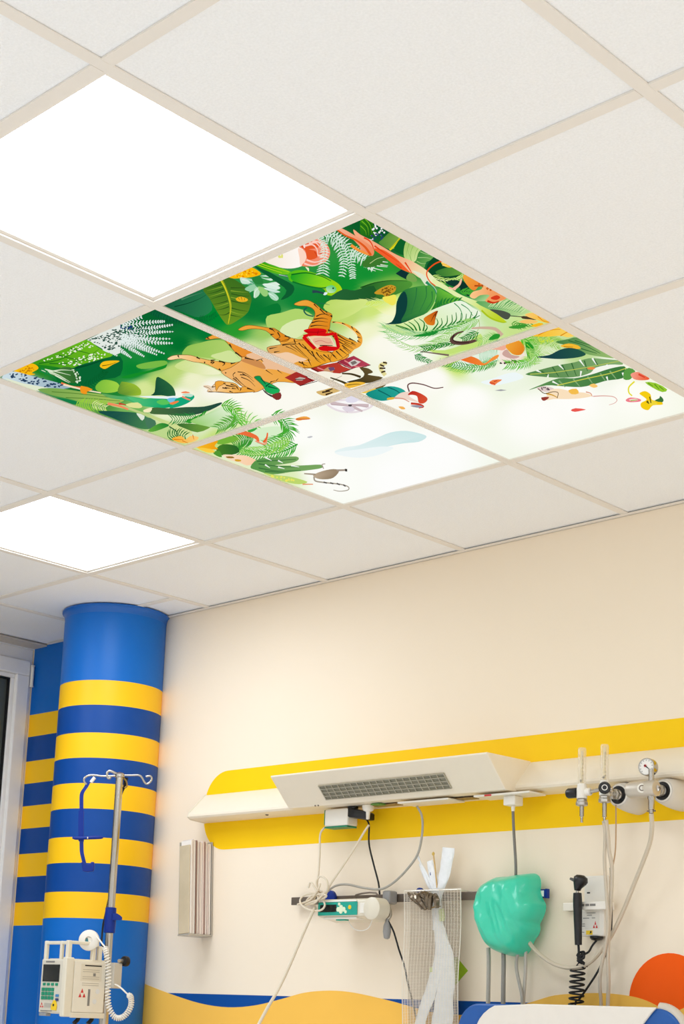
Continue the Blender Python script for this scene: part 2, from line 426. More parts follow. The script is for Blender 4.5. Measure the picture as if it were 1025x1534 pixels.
# ---- watercolour ground: colours at points of the picture, blended between them
GROUND = [(245,480,8,96,48),(210,485,5,100,45),(180,500,5,100,48),(290,490,4,112,48),(310,505,4,118,50),(270,520,2,112,45),(240,540,4,122,48),(330,480,0,132,48),(350,500,40,152,45),
 (400,480,12,125,52),(380,470,10,118,50),(450,455,14,130,55),(480,460,20,128,50),(500,450,15,125,45),(520,430,14,140,46),(550,412,20,142,50),(575,405,40,150,50),(590,432,120,180,70),(610,400,40,135,45),(560,440,130,185,80),
 (400,500,160,202,100),(440,490,180,214,115),(520,480,190,216,110),(560,468,205,228,120),(600,460,222,240,130),(420,518,222,235,175),(450,500,195,220,140),(545,500,240,243,200),(570,520,251,249,235),(600,520,252,250,240),(580,480,242,246,208),(620,480,235,245,180),
 (340,520,150,190,85),(370,530,215,230,160),(300,530,160,200,90),(300,550,195,218,125),(330,545,215,228,150),(260,560,190,215,120),(240,575,180,212,110),(215,585,214,230,150),(290,572,238,240,200),(320,585,250,247,235),(270,600,250,247,230),(250,620,235,240,200),(400,610,252,250,240),(440,600,252,250,240),(360,600,252,250,238),(480,560,252,250,240),(500,575,252,250,240),
 (100,570,8,108,45),(150,560,4,118,48),(200,560,8,130,48),(60,555,30,130,30),(40,575,150,175,160),(130,590,10,110,50),(170,590,30,130,50),(150,605,80,145,60),(200,620,120,180,90),(250,650,190,215,140),(120,612,120,175,80),(300,640,220,232,190),(340,640,215,232,170),
 (680,440,30,130,48),(640,395,20,105,48),(600,370,20,90,50),(560,340,10,90,40),(740,480,200,228,160),(800,480,205,228,150),(700,520,215,235,190),(650,520,242,246,228),(620,540,249,249,238),(690,548,190,222,90),(720,535,205,228,130),(780,500,200,225,140),(660,460,170,215,120),(700,490,225,238,215),
 (870,530,185,215,140),(820,545,225,237,205),(720,560,238,246,228),(900,560,244,247,235),(760,560,240,246,230),(700,600,255,254,250),(800,625,255,254,250),(950,590,254,254,246),(960,562,245,247,225),(860,600,255,254,250),(650,570,254,252,246),(600,590,252,250,242),
 (330,660,195,222,120),(400,655,238,246,220),(350,690,230,238,200),(450,650,254,254,249),(550,650,254,254,252),(500,720,253,254,248),(420,715,222,236,185),(650,680,254,254,252),(480,700,254,254,250),(600,720,254,254,252)]
def ground(x, y):
    s = 0; c = [0, 0, 0]
    for gx, gy, r, g_, b in GROUND:
        q = 1/((x-gx)**2+(1.4*(y-gy))**2+4)**2; s += q; c[0] += q*r; c[1] += q*g_; c[2] += q*b
    return (c[0]/s, c[1]/s, c[2]/s)

# ---- upper panel, left end: dim leaves, banana leaf, pineapple, succulent
P('E', (22,92,62), '30 570 180 500 360 425 420 520 440 620 330 680 200 640', 3, (40,130,78), ((100,520),(440,640)))
K('E', (6,66,40), '120 590 240 560 340 520 420 470', 8, 1)
K('E', (70,130,95), '180 530 260 500 360 470', 14, 2)
palm('E', (8,80,40), '330 690 420 690 480 650', 14, 34, 26, 4, 80, 0)
palm('A', (6,78,44), '20 40 120 80 220 110', 14, 34, 26, 4, 80, 0)
P('E', (10,120,50), '770 560 860 600 1000 560 1025 640 900 660 800 650 740 600', 3)
P('E', (60,110,30), '365 430 500 350 600 345 720 420 775 510 770 570 745 640 670 700 585 745 545 720 490 640 420 520', 3, (110,150,35), ((600,400),(560,740)))
many('E', (45,85,25), ['520 400 450 420 385 440','540 440 460 470 400 480','560 490 480 510 425 530','575 540 510 560 450 570','585 590 530 610 470 620','590 640 550 660 500 660','600 430 680 430 730 430','605 480 700 500 760 500','605 540 690 560 760 570','600 600 680 620 745 630','595 660 640 670 690 680'], 9, 2)
many('E', (140,170,50), ['530 420 460 440 400 455','550 465 470 490 415 505','580 560 520 580 460 595','600 455 690 465 750 470','603 510 690 530 765 540','598 630 660 650 715 660'], 7, 1)
K('E', (205,205,40), '510 345 555 430 590 530 600 600 590 680 580 735', 22, 5)
K('E', (110,130,20), '516 345 562 430 594 530 598 610 588 690', 5, 2)
P('E', (250,185,10), '572 330 660 280 740 250 800 265 860 310 800 335 730 345 660 350 620 350', 3)
dots('E', (225,135,5), '600 320 740 260 840 310 700 345', 26, 7)
dots('E', (255,215,60), '600 320 740 260 840 310 700 345', 20, 6)
P('E', (235,180,35), '645 520 690 505 745 525 735 545 690 550 655 540', 3); many('E', (70,60,20), ['665 515 680 535','690 508 700 545','720 520 715 540'], 5)
for a in ('690 350 760 350 840 380 800 420','760 470 800 430 850 420','820 330 900 350 960 350 940 370','850 330 930 320 960 340','900 400 980 380 1025 400 960 420'):
    P('E', (150,205,170), a, 3, (225,240,225), ((700,340),(1000,420)))
for a, c in (('690 380 770 370 880 400 800 420', (90,170,125)), ('720 440 790 400 870 410 780 460', (150,205,165)), ('800 515 800 450 830 425 850 470 830 505', (190,225,190)), ('800 390 870 370 900 440 860 450', (60,150,80)), ('830 420 890 430 920 470 910 500 880 500 850 465', (150,205,120)), ('870 400 960 395 1025 430 960 450', (215,236,222)), ('880 430 960 440 1025 465 960 470', (190,222,205)), ('920 470 970 475 1010 515 990 540 945 520', (175,220,190)), ('780 350 850 330 880 390 820 400', (40,130,60)), ('680 345 730 350 770 390 700 395', (200,228,210))):
    P('E', c, a, 3)
many('E', (235,245,238), ['880 400 950 405 1010 430','890 435 950 450 1015 465','930 480 965 500 995 530','800 510 810 460 840 430','700 360 740 370 790 395'], 7, 2)
# ---- upper panel: green parrot, white flower, rose
P('F', (14,92,48), '0 470 90 500 200 560 340 640 320 720 230 760 280 680 180 600 60 520', 3)
P('F', (245,232,215), '90 420 220 350 360 300 420 330 450 400 430 460 350 490 250 490 150 460', 3, (255,250,245), ((90,420),(400,400)))
P('F', (252,215,195), '380 320 450 360 440 440 400 470 390 400', 3)
dots('F', (225,225,120), '210 375 260 380 250 400 215 400', 10, 8)
P('F', (240,130,95), '360 295 430 265 510 230 580 250 640 310 650 380 610 440 540 465 470 475 410 470 440 430 450 380 420 330', 3, (245,150,125), ((420,400),(640,350)))
P('F', (228,88,40), '430 270 510 255 560 290 540 320 470 330 530 345 540 400 470 420 450 390 440 340 400 300', 3)
many('F', (252,205,190), ['440 300 500 290 540 330 545 380','470 280 530 275 570 320','500 260 570 275 600 330 580 390','580 270 620 320 620 380 570 440','450 420 520 440 600 420','430 450 500 470 570 455','545 380 590 390 600 370'], 16, 6)
many('F', (200,60,25), ['360 295 400 300 440 330','520 350 545 400','560 360 590 370'], 8, 2)
P('F', (250,225,220), '420 285 435 280 440 310 430 320', 3)
P('F', (40,150,20), '0 455 40 430 120 450 210 480 330 530 260 545 160 530 60 490', 3, (120,200,30), ((0,440),(300,530)))
many('F', (200,225,40), ['30 440 140 480 300 520','15 455 130 495 240 530'], 7, 3)
P('F', (235,240,200), '440 480 470 490 470 520 455 500', 2)
P('F', (80,185,25), '290 545 350 510 440 510 560 545 660 585 730 630 755 680 735 710 680 725 620 715 600 670 500 650 400 625 310 600', 3, (170,215,20), ((300,560),(740,690)))
P('F', (30,160,35), '320 550 400 530 520 545 620 575 670 605 640 650 540 640 420 620 330 595', 3, (140,215,30), ((330,540),(560,640)))
K('F', (12,110,30), '320 545 450 530 580 560 660 600', 12, 6)
K('F', (12,115,40), '330 605 450 640 580 660 660 640', 14, 8)
P('F', (90,200,120), '620 650 670 635 705 662 690 695 645 700 622 680', 3, (205,232,190), ((660,650),(640,700)))
P('F', (30,40,35), '672 655 684 655 684 667 672 667', 2)
P('F', (225,240,245), '590 700 630 695 620 715 600 720', 2)
K('F', (40,70,75), '500 690 540 690 600 705', 26, 14); K('F', (205,230,50), '680 715 740 700 750 665', 9, 4)
K('F', (70,95,100), '215 550 270 555 300 580', 12, 4); K('F', (215,230,230), '215 545 290 560', 4, 2)
# ---- upper panel: dark hanging leaf and its flower, ferns, top corner
P('G', (30,90,35), '0 670 70 630 190 600 320 592 420 600 440 640 360 690 260 730 130 760 0 765', 3, (80,150,55), ((0,700),(420,620)))
K('G', (20,70,28), '0 655 120 615 260 595 400 600', 9, 3)
P('F', (38,100,55), '640 750 760 670 860 680 1025 640 1025 760 860 770 740 770', 3, (30,90,40), ((640,750),(1025,700)))
for sp, n, a, b in (('560 220 600 300 600 420 590 540', 16, 30, 60), ('620 200 700 260 750 360 770 450 750 565', 18, 70, 34), ('700 240 790 290 825 400 840 500 845 580', 18, 60, 30), ('830 330 920 390 1025 430', 10, 60, 40), ('830 360 960 440 1025 490', 10, 60, 40), ('570 210 640 200 720 210 760 260', 9, 36, 26)):
    palm('F', (215,235,220), sp, n, a, b, 11, 70, 0, (195,222,200), 6, .1)
P('G', (60,120,45), '20 440 90 380 170 370 225 410 200 460 110 480 30 480', 3); K('G', (200,215,150), '80 450 140 410 200 395', 5, 3)
many('G', (225,235,220), ['60 490 130 515','90 485 190 510','140 470 230 480','170 460 235 470','10 420 0 470','190 435 235 440'], 9, 4)
P('G', (52,135,20), '0 75 40 35 110 90 140 180 90 240 40 215 0 200', 3, (25,100,25), ((30,60),(110,220)))
many('G', (130,190,40), ['10 90 60 140 70 210','30 60 80 120 100 200','50 50 100 100 120 170','0 130 40 170 50 210'], 6, 1)
many('G', (12,70,25), ['0 110 50 150 60 215','40 60 90 120 110 190','20 70 70 130 85 205'], 5, 1)
P('G', (10,85,42), '110 90 270 180 200 240 150 190 120 150', 2)
dots('G', (235,240,240), '110 80 180 130 220 210 110 250 80 250', 26, 8)
dots('G', (40,60,110), '90 200 200 180 210 240 100 260', 12, 9)
K('G', (240,240,235), '140 110 165 105 175 130 155 135', 8, 4)
P('G', (85,140,55), '180 250 260 180 330 190 370 225 330 300 250 330 160 280', 3, (130,170,70), ((200,240),(330,300)))
K('G', (222,215,30), '360 215 310 275 250 335', 24, 18); K('G', (130,140,20), '352 218 305 275 250 325', 4, 3)
P('G', (12,95,40), '360 220 400 250 380 330 370 380 300 350 290 310', 2)
P('G', (165,200,110), '400 250 470 270 530 320 500 350 490 400 450 440 380 410 370 330', 3, (205,225,150), ((400,300),(480,420)))
many('G', (110,165,70), ['420 270 400 330 390 400','460 280 430 350 430 420','500 310 470 360 460 420','440 440 400 330'], 4, 1)
P('G', (60,135,60), '500 350 560 320 640 370 600 420 560 440 540 490 470 450 480 410', 3, (110,170,85), ((500,360),(600,440)))
many('G', (175,210,140), ['510 350 560 370 620 380','490 400 560 400 600 410','480 430 520 450 560 450'], 6, 2)
P('G', (12,72,38), '600 420 660 385 760 430 900 525 890 560 760 610 620 600 560 500', 2)
P('G', (55,120,50), '640 520 760 480 850 490 890 530 820 550 700 560', 3, (110,170,60), ((700,500),(880,540)))
palm('G', (185,225,110), '640 600 740 590 830 565 890 540', 12, 60, 40, 9, 35, 1, None)
palm('G', (190,225,120), '590 560 680 590 800 595 890 545', 14, 70, 40, 9, 30, -1, (225,240,170), 7)
P('G', (245,190,60), '690 440 740 430 800 470 760 485 710 470', 3); many('G', (250,220,130), ['690 440 730 455','700 465 750 470'], 9, 3)
P('G', (15,50,50), '300 535 350 500 420 535 400 590 340 560', 0)
P('G', (120,165,80), '390 580 420 530 470 560 480 600 440 605', 3)
# ---- upper panel: long pink and green stem running down to the right corner
P('G', (245,170,130), '-60 160 0 205 70 240 160 290 260 350 340 390 440 430 540 490 600 540 660 600 740 660 640 640 560 590 500 570 440 530 360 500 280 450 200 380 110 320 40 290 -40 220', 3, (235,240,190), ((330,400),(600,570)))
P('G', (240,95,45), '110 325 180 330 240 360 320 420 420 520 440 535 340 495 260 440 190 385', 3)
many('G', (225,70,25), ['30 230 80 260 110 320 100 380','120 300 220 370 330 440','380 440 420 500 440 535','350 490 300 450'], 14, 4)
P('G', (235,105,60), '0 270 60 290 100 320 110 360 90 385 50 370 0 330', 3, (245,160,130), ((100,330),(0,280)))
P('G', (240,150,80), '0 335 60 350 70 375 20 365', 2)
P('F', (243,180,150), '690 145 760 155 860 210 960 270 1025 330 1015 385 960 360 900 300 840 240 760 200', 3, (240,140,95), ((700,160),(1000,340)))
K('F', (225,90,30), '700 155 780 210 870 250 950 310 1000 380', 10, 22)
K('F', (245,150,60), '830 295 900 340 980 375', 26, 16)
P('G', (225,232,205), '440 510 530 540 590 610 560 640 500 560', 3)
K('G', (235,80,25), '720 420 640 450 580 500 565 545 590 600 640 640', 13, 8)
P('H', (225,238,170), '-60 180 0 210 80 260 160 310 240 345 330 380 420 435 480 480 560 545 520 555 440 530 380 490 330 440 240 390 140 340 60 290 -60 220', 3, (190,210,40), ((250,370),(480,520)))
K('H', (170,195,30), '350 450 420 510 520 550 565 548', 16, 8)
# ---- upper panel: big round leaf with dark half, palm fan under it
P('I', (205,228,90), '10 160 120 140 230 150 300 160 290 260 200 250 120 200', 3, (245,246,200), ((150,150),(200,260)))
palm('I', (215,235,150), '300 140 200 150 60 160', 14, 60, 90, 5, 28, 0)
K('I', (45,140,95), '560 -20 620 30 655 90 640 150', 26, 12); K('I', (190,220,180), '580 -20 640 40 660 110', 6, 3)
P('I', (30,120,40), '660 40 720 60 780 90 850 130 740 180 650 200 600 230 640 150', 3, (110,190,60), ((640,200),(760,100)))
palm('I', (30,125,50), '650 210 720 160 850 140', 8, 60, 50, 16, 40, 0)
P('I', (205,232,140), '180 355 300 340 420 320 560 250 620 215 740 170 860 140 960 200 1025 240 1000 300 850 340 700 390 560 440 420 440 260 400', 3, (235,245,225), ((300,400),(700,230)))
many('I', (18,118,38), ['300 345 380 370 430 392','370 330 420 360 455 395','410 318 455 350 480 395','455 298 495 340 510 395','500 293 545 330 535 398','560 345 570 370 550 402','650 290 660 335 610 398','690 288 695 340 640 392','740 265 738 330 690 378','780 258 782 320 740 362','815 240 818 300 780 348','860 245 855 305 820 332','905 250 895 305 860 325','950 235 935 290 900 318','1000 225 985 268 940 305'], 5, 14)
K('I', (20,130,45), '1020 265 900 325 760 370 620 402 480 410 300 352', 6, 6, 6, 16)
palm('I', (120,195,110), '860 340 700 390 540 430 360 440 220 390', 26, 70, 90, 6, 25, 0)
palm('I', (175,215,160), '560 430 400 410 190 350', 20, 90, 70, 5, 18, 0)
P('I', (30,140,50), '440 440 560 415 660 395 640 425 540 445', 2); many('I', (25,140,70), ['800 160 850 210 870 280 840 340','860 170 920 210 960 270'], 8, 4)
P('I', (20,88,58), '210 338 265 320 300 250 310 150 360 60 450 25 560 10 600 15 640 70 630 150 570 240 470 285 340 335', 3, (75,160,60), ((330,260),(620,90)))
P('I', (14,62,58), '210 338 265 320 300 250 312 150 370 60 400 120 390 220 350 300 340 332', 3)
many('I', (30,105,62), ['480 30 470 120 430 250','560 20 560 110 500 240','610 60 610 140 560 220'], 7, 2)
P('I', (225,130,30), '540 290 600 250 660 225 640 290 630 345 580 345 555 325', 3, (190,80,20), ((560,320),(650,240)))
many('I', (90,45,10), ['660 228 625 270 600 320','640 250 640 300'], 8, 3)
P('I', (200,150,40), '120 70 180 30 250 5 300 20 295 60 250 90 230 120 190 90 140 85', 3); dots('I', (120,80,20), '140 70 250 10 295 30 240 100', 26, 7)
P('I', (240,230,90), '190 110 240 100 300 90 300 160 270 180 230 160 200 140', 3)
# ---- upper panel: lower palms, brown tail, light greens
P('I', (195,225,120), '560 550 720 560 900 500 1025 420 1025 520 860 570 700 600', 3)
palm('I', (150,205,110), '1020 300 900 350 780 420 620 500', 22, 110, 70, 8, 30, 0)
palm('I', (165,210,130), '760 470 600 520 430 540 240 450', 26, 90, 60, 6, 25, 0)
palm('I', (25,130,40), '850 490 740 510 640 530 540 550', 14, 40, 60, 9, 28, 0, (30,130,40), 10)
palm('I', (30,130,45), '1010 410 940 440 870 470', 9, 60, 40, 9, 40, 0, (40,140,50), 8)
K('I', (95,68,60), '880 400 820 420 780 460 790 490 860 500 940 490 1000 470', 10, 22, 4, 36); K('I', (60,40,36), '800 430 785 465 830 495 930 495', 12, 8)
K('I', (120,100,92), '510 570 620 585 755 603', 6, 16)
palm('I', (35,140,55), '460 600 520 630 600 660', 9, 50, 30, 9, 40, 0, (60,150,70), 6)
K('I', (170,195,120), '1010 300 1015 360 980 430', 6, 4); K('J', (205,175,150), '380 90 470 85 580 95 640 150', 14, 34)
palm('J', (150,205,110), '620 160 540 170 440 210', 14, 60, 50, 7, 50, 0); P('J', (40,150,45), '520 190 570 140 620 140 610 175', 2)
# ---- upper panel, right corner: orange flowers, fan palm, buds
P('H', (90,165,90), '300 380 420 370 560 345 700 400 780 450 640 500 480 470', 3, (190,220,150), ((300,370),(700,460)))
palm('H', (40,140,70), '420 430 540 440 680 470', 14, 110, 110, 9, 55, -1, None)
palm('H', (205,230,170), '400 420 540 435 700 470', 16, 120, 110, 8, 50, -1, None)
palm('H', (60,150,40), '600 560 680 580 780 560', 9, 50, 40, 9, 40, 0)
P('H', (15,55,45), '40 210 140 190 230 260 120 250', 2); P('H', (14,52,42), '180 190 250 270 240 330 170 280', 2)
palm('H', (70,165,50), '160 290 230 290 290 310', 7, 60, 40, 14, 30, 0)
K('H', (240,190,160), '110 270 160 230 180 180', 26, 14); K('H', (240,190,160), '70 255 130 275', 16, 10)
P('H', (240,165,60), '190 170 230 130 300 170 380 220 330 240 290 280 240 250', 3, (235,130,50), ((220,150),(320,270)))
P('H', (240,150,90), '280 290 350 270 370 230 440 260 520 300 570 330 540 360 460 380 380 370 420 320 340 320 290 350 250 330', 3, (250,200,140), ((430,350),(300,300)))
P('H', (215,60,30), '430 340 480 320 510 340 480 360 440 355', 3); K('H', (200,55,20), '400 370 450 385 500 372', 20, 8); K('H', (170,70,20), '290 240 350 240 380 220', 14, 8)
dots('H', (200,90,20), '300 210 380 220 480 290 420 300', 12, 8)
P('H', (75,82,70), '420 440 520 450 590 475 595 500 575 525 540 520 480 480', 3); many('H', (70,85,60), ['590 495 700 505 740 510'], 8, 6)
P('H', (75,60,40), '690 500 740 500 820 530 760 525 700 520', 2)
P('H', (250,200,110), '720 485 780 470 860 490 940 545 900 555 840 535 760 510', 3, (245,190,50), ((740,490),(920,540)))
P('H', (245,195,110), '670 545 740 525 830 540 800 560 720 560', 3); P('H', (245,185,30), '770 580 840 555 880 565 820 590', 2)
K('H', (220,130,20), '830 500 880 540 930 550', 8, 3); P('H', (60,150,50), '580 590 680 570 750 570 700 600 620 605', 2)
# ---- tiger (lies on its back across the joint), suitcase, lantern, perched birds
P('A', (146,194,84), '185 372 230 300 330 272 440 246 545 256 620 340 690 430 600 442 430 402 280 378', 3, (176,208,108), ((260,320),(560,380)))
P('A', (208,226,152), '430 384 520 350 600 335 660 390 690 432 600 442', 3)
P('A', (205,224,140), '120 470 230 410 330 440 440 480 520 530 400 540 250 520', 3, (238,240,200), ((200,450),(430,520)))
P('B', (176,212,108), '0 215 120 185 240 150 330 170 400 220 380 270 200 330 60 335 0 300', 3)
P('B', (220,234,176), '130 300 260 240 385 250 360 310 250 400 120 380', 3)
P('B', (188,216,104), '545 75 700 78 850 70 820 140 700 215 560 258 550 200 480 140', 3, (212,230,134), ((560,120),(780,160)))
ORN, ORD, CRM, DK = (238,165,60), (222,135,30), (250,215,165), (55,38,22)
P('A', CRM, '60 405 100 380 160 372 260 375 340 400 440 420 530 430 620 440 690 430 680 480 600 540 560 530 470 485 380 445 280 430 180 405 90 415', 3, ORN, ((100,400),(560,470)), ol=(112,66,22), ow=3.5)
P('A', ORN, '385 235 430 210 480 195 530 215 600 265 700 300 800 335 840 360 800 400 700 395 640 350 580 280 540 240 490 232 420 240', 3, (230,140,45), ((420,220),(760,370)), ol=(112,66,22), ow=3.5)
P('A', ORN, '600 480 690 420 700 390 820 390 1025 480 1200 560 1180 610 1000 600 900 650 800 690 700 640 640 600 520 520', 3, (240,180,110), ((1000,560),(620,560)), ol=(112,66,22), ow=3.5)
P('B', ORN, '-5 330 60 315 160 380 260 410 340 410 420 480 560 520 640 500 700 540 660 580 520 610 380 655 260 640 100 560 0 500 30 470 120 455 60 380', 3, ol=(112,66,22), ow=3.5)
P('A', ORN, '665 155 720 125 780 120 880 135 960 150 1025 180 1100 230 1060 260 985 240 900 165 780 150 700 165', 3, ORD, ((800,140),(1060,220)), ol=(112,66,22), ow=3.5)
P('B', (222,165,95), '0 480 120 455 260 425 340 420 420 500 540 520 680 500 620 580 480 620 380 650 250 640 150 580 40 540', 3, (235,160,40), ((30,500),(350,560)), ol=(112,66,22), ow=3.5)
P('B', ORN, '230 110 290 82 350 78 420 115 480 165 545 190 555 220 540 265 530 330 480 400 400 420 350 400 355 310 390 250 410 190 390 150 340 128 270 125', 3, ORD, ((300,100),(480,320)), ol=(112,66,22), ow=3.5)
P('B', ORD, '520 330 580 350 680 400 770 440 740 490 690 540 610 590 540 600 560 520 600 450', 3, (240,170,50), ((560,380),(700,520)), ol=(112,66,22), ow=3.5)
K('B', ORN, '550 262 640 275 720 310 770 350 795 400 785 450 730 480 690 520', 10, 50, 4, 34)
K('B', CRM, '560 262 650 285 720 330 755 370', 3, 4)
P('B', (242,205,170), '-10 540 100 530 180 520 280 560 340 580 300 600 380 600 260 600 180 640 60 650 -40 660', 3)
P('A', (236,190,150), '730 375 800 350 860 350 1025 430 1180 500 1140 540 1000 500 870 480 880 420 800 410', 3)
P('A', (205,140,80), '690 420 760 400 860 430 900 490 840 480 760 450', 3)
many('B', DK, ['40 320 70 350','90 350 110 390 80 410','150 380 200 400 110 430','230 410 240 450 200 450','130 460 200 450 270 450','20 490 90 475','60 520 110 510','270 440 310 480 400 520','320 470 380 540 450 590','380 510 420 580 460 610','420 520 450 560 500 600','480 540 520 570 550 600','350 580 380 640','300 600 320 645','270 600 350 640','560 540 600 580','590 510 650 570','620 490 690 545','640 460 720 520','600 420 650 450 740 495','560 380 640 420 760 470','600 370 680 420 750 440','520 330 560 350','700 400 760 430','380 270 440 255 520 265','370 300 430 290 520 300','420 215 470 195 540 200','400 240 470 230 520 240','450 150 490 190 540 215','400 110 440 150','560 265 590 262','640 272 670 285','720 300 740 330','760 340 800 370','770 390 805 400','770 420 800 440','720 440 760 460','500 170 515 190'], 11, 2)
many('B', (70,45,20), ['200 460 260 500 330 560','240 460 300 520 370 590','160 470 210 490 260 520','300 450 350 500','520 540 540 590','455 545 500 590','660 440 730 480','650 480 710 530','540 520 590 560'], 7, 2)
P('B', DK, '540 205 558 208 555 222 545 220', 2)
K('B', (30,90,80), '340 140 315 165 340 200 395 215', 14, 10); K('B', (30,110,70), '420 105 480 105 535 118', 12, 2)
many('A', DK, ['310 390 340 408','430 420 470 412','430 440 450 425','460 430 440 450','380 430 375 445','530 430 550 445 530 465','500 425 560 435','600 445 640 440','705 300 790 330','720 320 790 320','590 280 610 310','640 350 700 390','720 395 800 415','930 145 970 165','150 375 160 395','400 225 420 235','940 200 970 195','990 240 1025 245','560 520 555 530','500 490 520 505'], 15, 4)
many('A', DK, ['640 520 620 545 660 600','660 515 720 525 790 570','680 540 740 550 800 600','690 560 760 590 810 640','620 570 660 600 700 640','700 530 760 560','640 560 690 610 740 650','820 420 880 400','860 410 880 430','960 410 1000 420','900 500 960 540','990 590 1010 570','940 600 990 590','1000 500 1040 530'], 8, 2)
P('A', CRM, '400 680 440 640 480 610 560 600 640 615 680 650 720 640 790 670 800 685 700 690 600 695 500 685 430 688', 3, ORN, ((430,660),(680,650)), ol=(112,66,22), ow=3.5)
P('A', (235,210,180), '365 635 400 628 440 640 470 650 440 680 400 660', 3, None); K('A', (120,85,50), '370 640 410 650 440 680', 5, 2)
P('A', ORN, '470 600 520 592 560 610 500 640 480 680 470 640', 2, ol=(112,66,22), ow=3.5)
many('A', DK, ['540 610 560 625','560 630 620 640 650 640','530 650 570 660','600 620 650 635','650 640 670 670','590 680 620 690','440 645 470 640','690 655 680 680','740 655 790 670','550 650 600 655','610 655 650 660'], 11, 3)
K('A', (90,60,35), '410 682 520 690 640 697 790 685', 5, 3)
P('A', (14,140,75), '800 560 850 550 880 590 930 610 985 640 1020 670 1000 700 950 705 900 680 880 640 840 600', 3, (30,175,90), ((820,560),(960,680)), ol=(112,66,22), ow=3.5)
P('A', (60,60,55), '870 655 920 700 1000 730 1000 745 940 725 890 690', 2); P('A', (130,50,45), '950 715 1025 690 1030 740 990 755', 2); many('A', (8,80,50), ['860 570 900 620','900 640 950 600','920 640 1000 660'], 12, 5)
P('B', (170,45,38), '370 660 470 630 600 605 650 640 720 665 640 690 540 730 500 720', 0, (190,62,48), ((400,660),(700,660)))
P('B', (150,40,60), '600 600 740 550 885 628 740 665 660 640', 0, (185,70,90), ((620,600),(860,620)))
P('B', (175,50,42), '150 735 240 690 285 680 440 750 380 770 280 805 220 770', 0, (150,40,40), ((160,730),(430,760)))
many('B', (225,130,130), ['610 610 720 655','430 650 560 700','660 590 760 640 850 640'], 11, 7); many('B', (70,20,25), ['600 605 730 665','380 655 540 735','285 680 390 770','540 730 720 665','740 665 885 628','280 805 430 765'], 7, 5)
P('B', (215,205,200), '690 610 740 580 800 600 760 630 720 640', 0); P('B', (120,110,105), '710 605 750 590 770 610 730 630', 0)
P('B', (200,150,110), '480 670 520 645 580 655 560 690 500 690', 0); P('B', (110,75,110), '520 650 570 645 580 670 540 680', 0); P('B', (190,175,165), '240 745 280 730 330 740 300 760 250 760', 0); K('B', (60,45,45), '240 750 320 750', 7, 5)
RED = (214,14,20)
P('B', RED, '312 335 360 318 430 315 500 325 505 350 470 375 420 380 350 360', 3); K('B', RED, '310 385 360 440 410 490', 32, 30); K('B', RED, '575 355 595 410 610 480', 30, 30); K('B', RED, '310 385 400 365 500 370 570 360', 26, 24)
P('B', RED, '440 480 480 465 560 470 620 480 580 505 500 510 450 500', 3); P('B', (238,205,165), '350 385 420 380 540 385 575 465 460 460 430 490 390 440', 0); P('B', (232,180,150), '400 400 540 400 560 450 420 455', 3)
many('B', (245,215,190), ['350 385 430 480','540 390 580 470'], 9, 7); K('B', (40,15,15), '450 462 560 462', 8, 5); many('B', (150,10,15), ['330 345 420 350 490 340','430 365 440 330','350 420 410 490','590 400 600 470'], 6, 3)
K('B', (205,120,110), '410 430 460 420 520 440 550 430', 6, 3)
# birds and striped tails at the panel joint
P('B', (246,240,222), '340 720 480 680 620 700 760 650 800 660 780 720 680 760 540 780 420 760', 3)
P('B', (95,80,45), '790 650 860 655 905 690 860 710 990 735 870 780 740 780 680 770 800 740 830 700', 3, (60,50,25), ((840,660),(760,780)))
K('B', (70,60,30), '540 735 640 770 700 800', 10, 24); K('B', (70,55,30), '640 700 720 705 800 730', 12, 20); K('B', (70,55,30), '560 760 640 720', 4, 2)
P('B', (240,185,60), '660 790 760 770 840 780 800 800 700 825', 3); K('B', (60,45,15), '680 800 760 790 800 795', 6, 3)
K('B', (225,215,150), '1020 610 970 630 975 670 1010 715', 32, 34); many('B', DK, ['965 625 1000 640','960 655 1010 655','975 690 1010 680','990 605 1025 612'], 14, 12)
K('B', (70,60,45), '440 765 500 770 550 800', 12, 4)
P('B', (215,180,110), '420 855 480 840 560 820 640 840 560 870 500 890 450 880', 3); many('B', DK, ['470 860 540 850','500 880 560 860','580 825 630 845','500 850 560 830'], 14, 8)
# ---- left panel: white ferns, speckled leaves, pineapple, parrot, buds
P('N', (10,95,55), '350 110 430 90 620 170 720 220 640 210 500 180 400 150', 3)
palm('N', (8,70,45), '370 110 480 160 620 190 700 200', 16, 34, 22, 5, 70, 0)
for sp, n, a, b in (('0 300 120 250 260 220 400 205 495 200', 20, 50, 12), ('100 290 260 270 420 250 565 228', 20, 44, 10), ('180 320 330 300 450 290 570 287', 16, 40, 6), ('60 330 220 330 380 345 545 348', 18, 46, 8), ('140 340 260 350 420 380 565 385', 18, 48, 10), ('60 330 200 360 340 420 495 475', 22, 56, 8), ('30 340 160 370 300 430 430 485', 22, 50, 8), ('-20 350 100 370 220 440 320 500', 20, 50, 8), ('-20 400 60 410 140 460 210 510', 16, 46, 8), ('-40 430 20 450 90 495', 10, 40, 8), ('120 225 200 190 300 160', 8, 40, 20)):
    palm('N', (225,236,232), sp, n, a, b, 12, 55, 0, (215,228,222), 7, .1)
dots('N', (30,60,110), '110 230 200 220 220 270 120 275', 12, 9)
dots('N', (20,85,60), '40 300 300 230 420 250 300 330 180 330', 60, 4.5, 2)
P('C', (225,232,225), '740 300 900 220 1025 170 1025 410 980 430 880 380', 0)
dots('C', (35,75,60), '760 300 1025 190 1025 400 960 400', 90, 5, 2.2)
P('C', (60,150,25), '270 495 450 410 620 340 740 300 830 360 900 400 960 430 860 480 720 520 560 540 420 520 330 510', 3, (110,185,30), ((300,480),(760,360)))
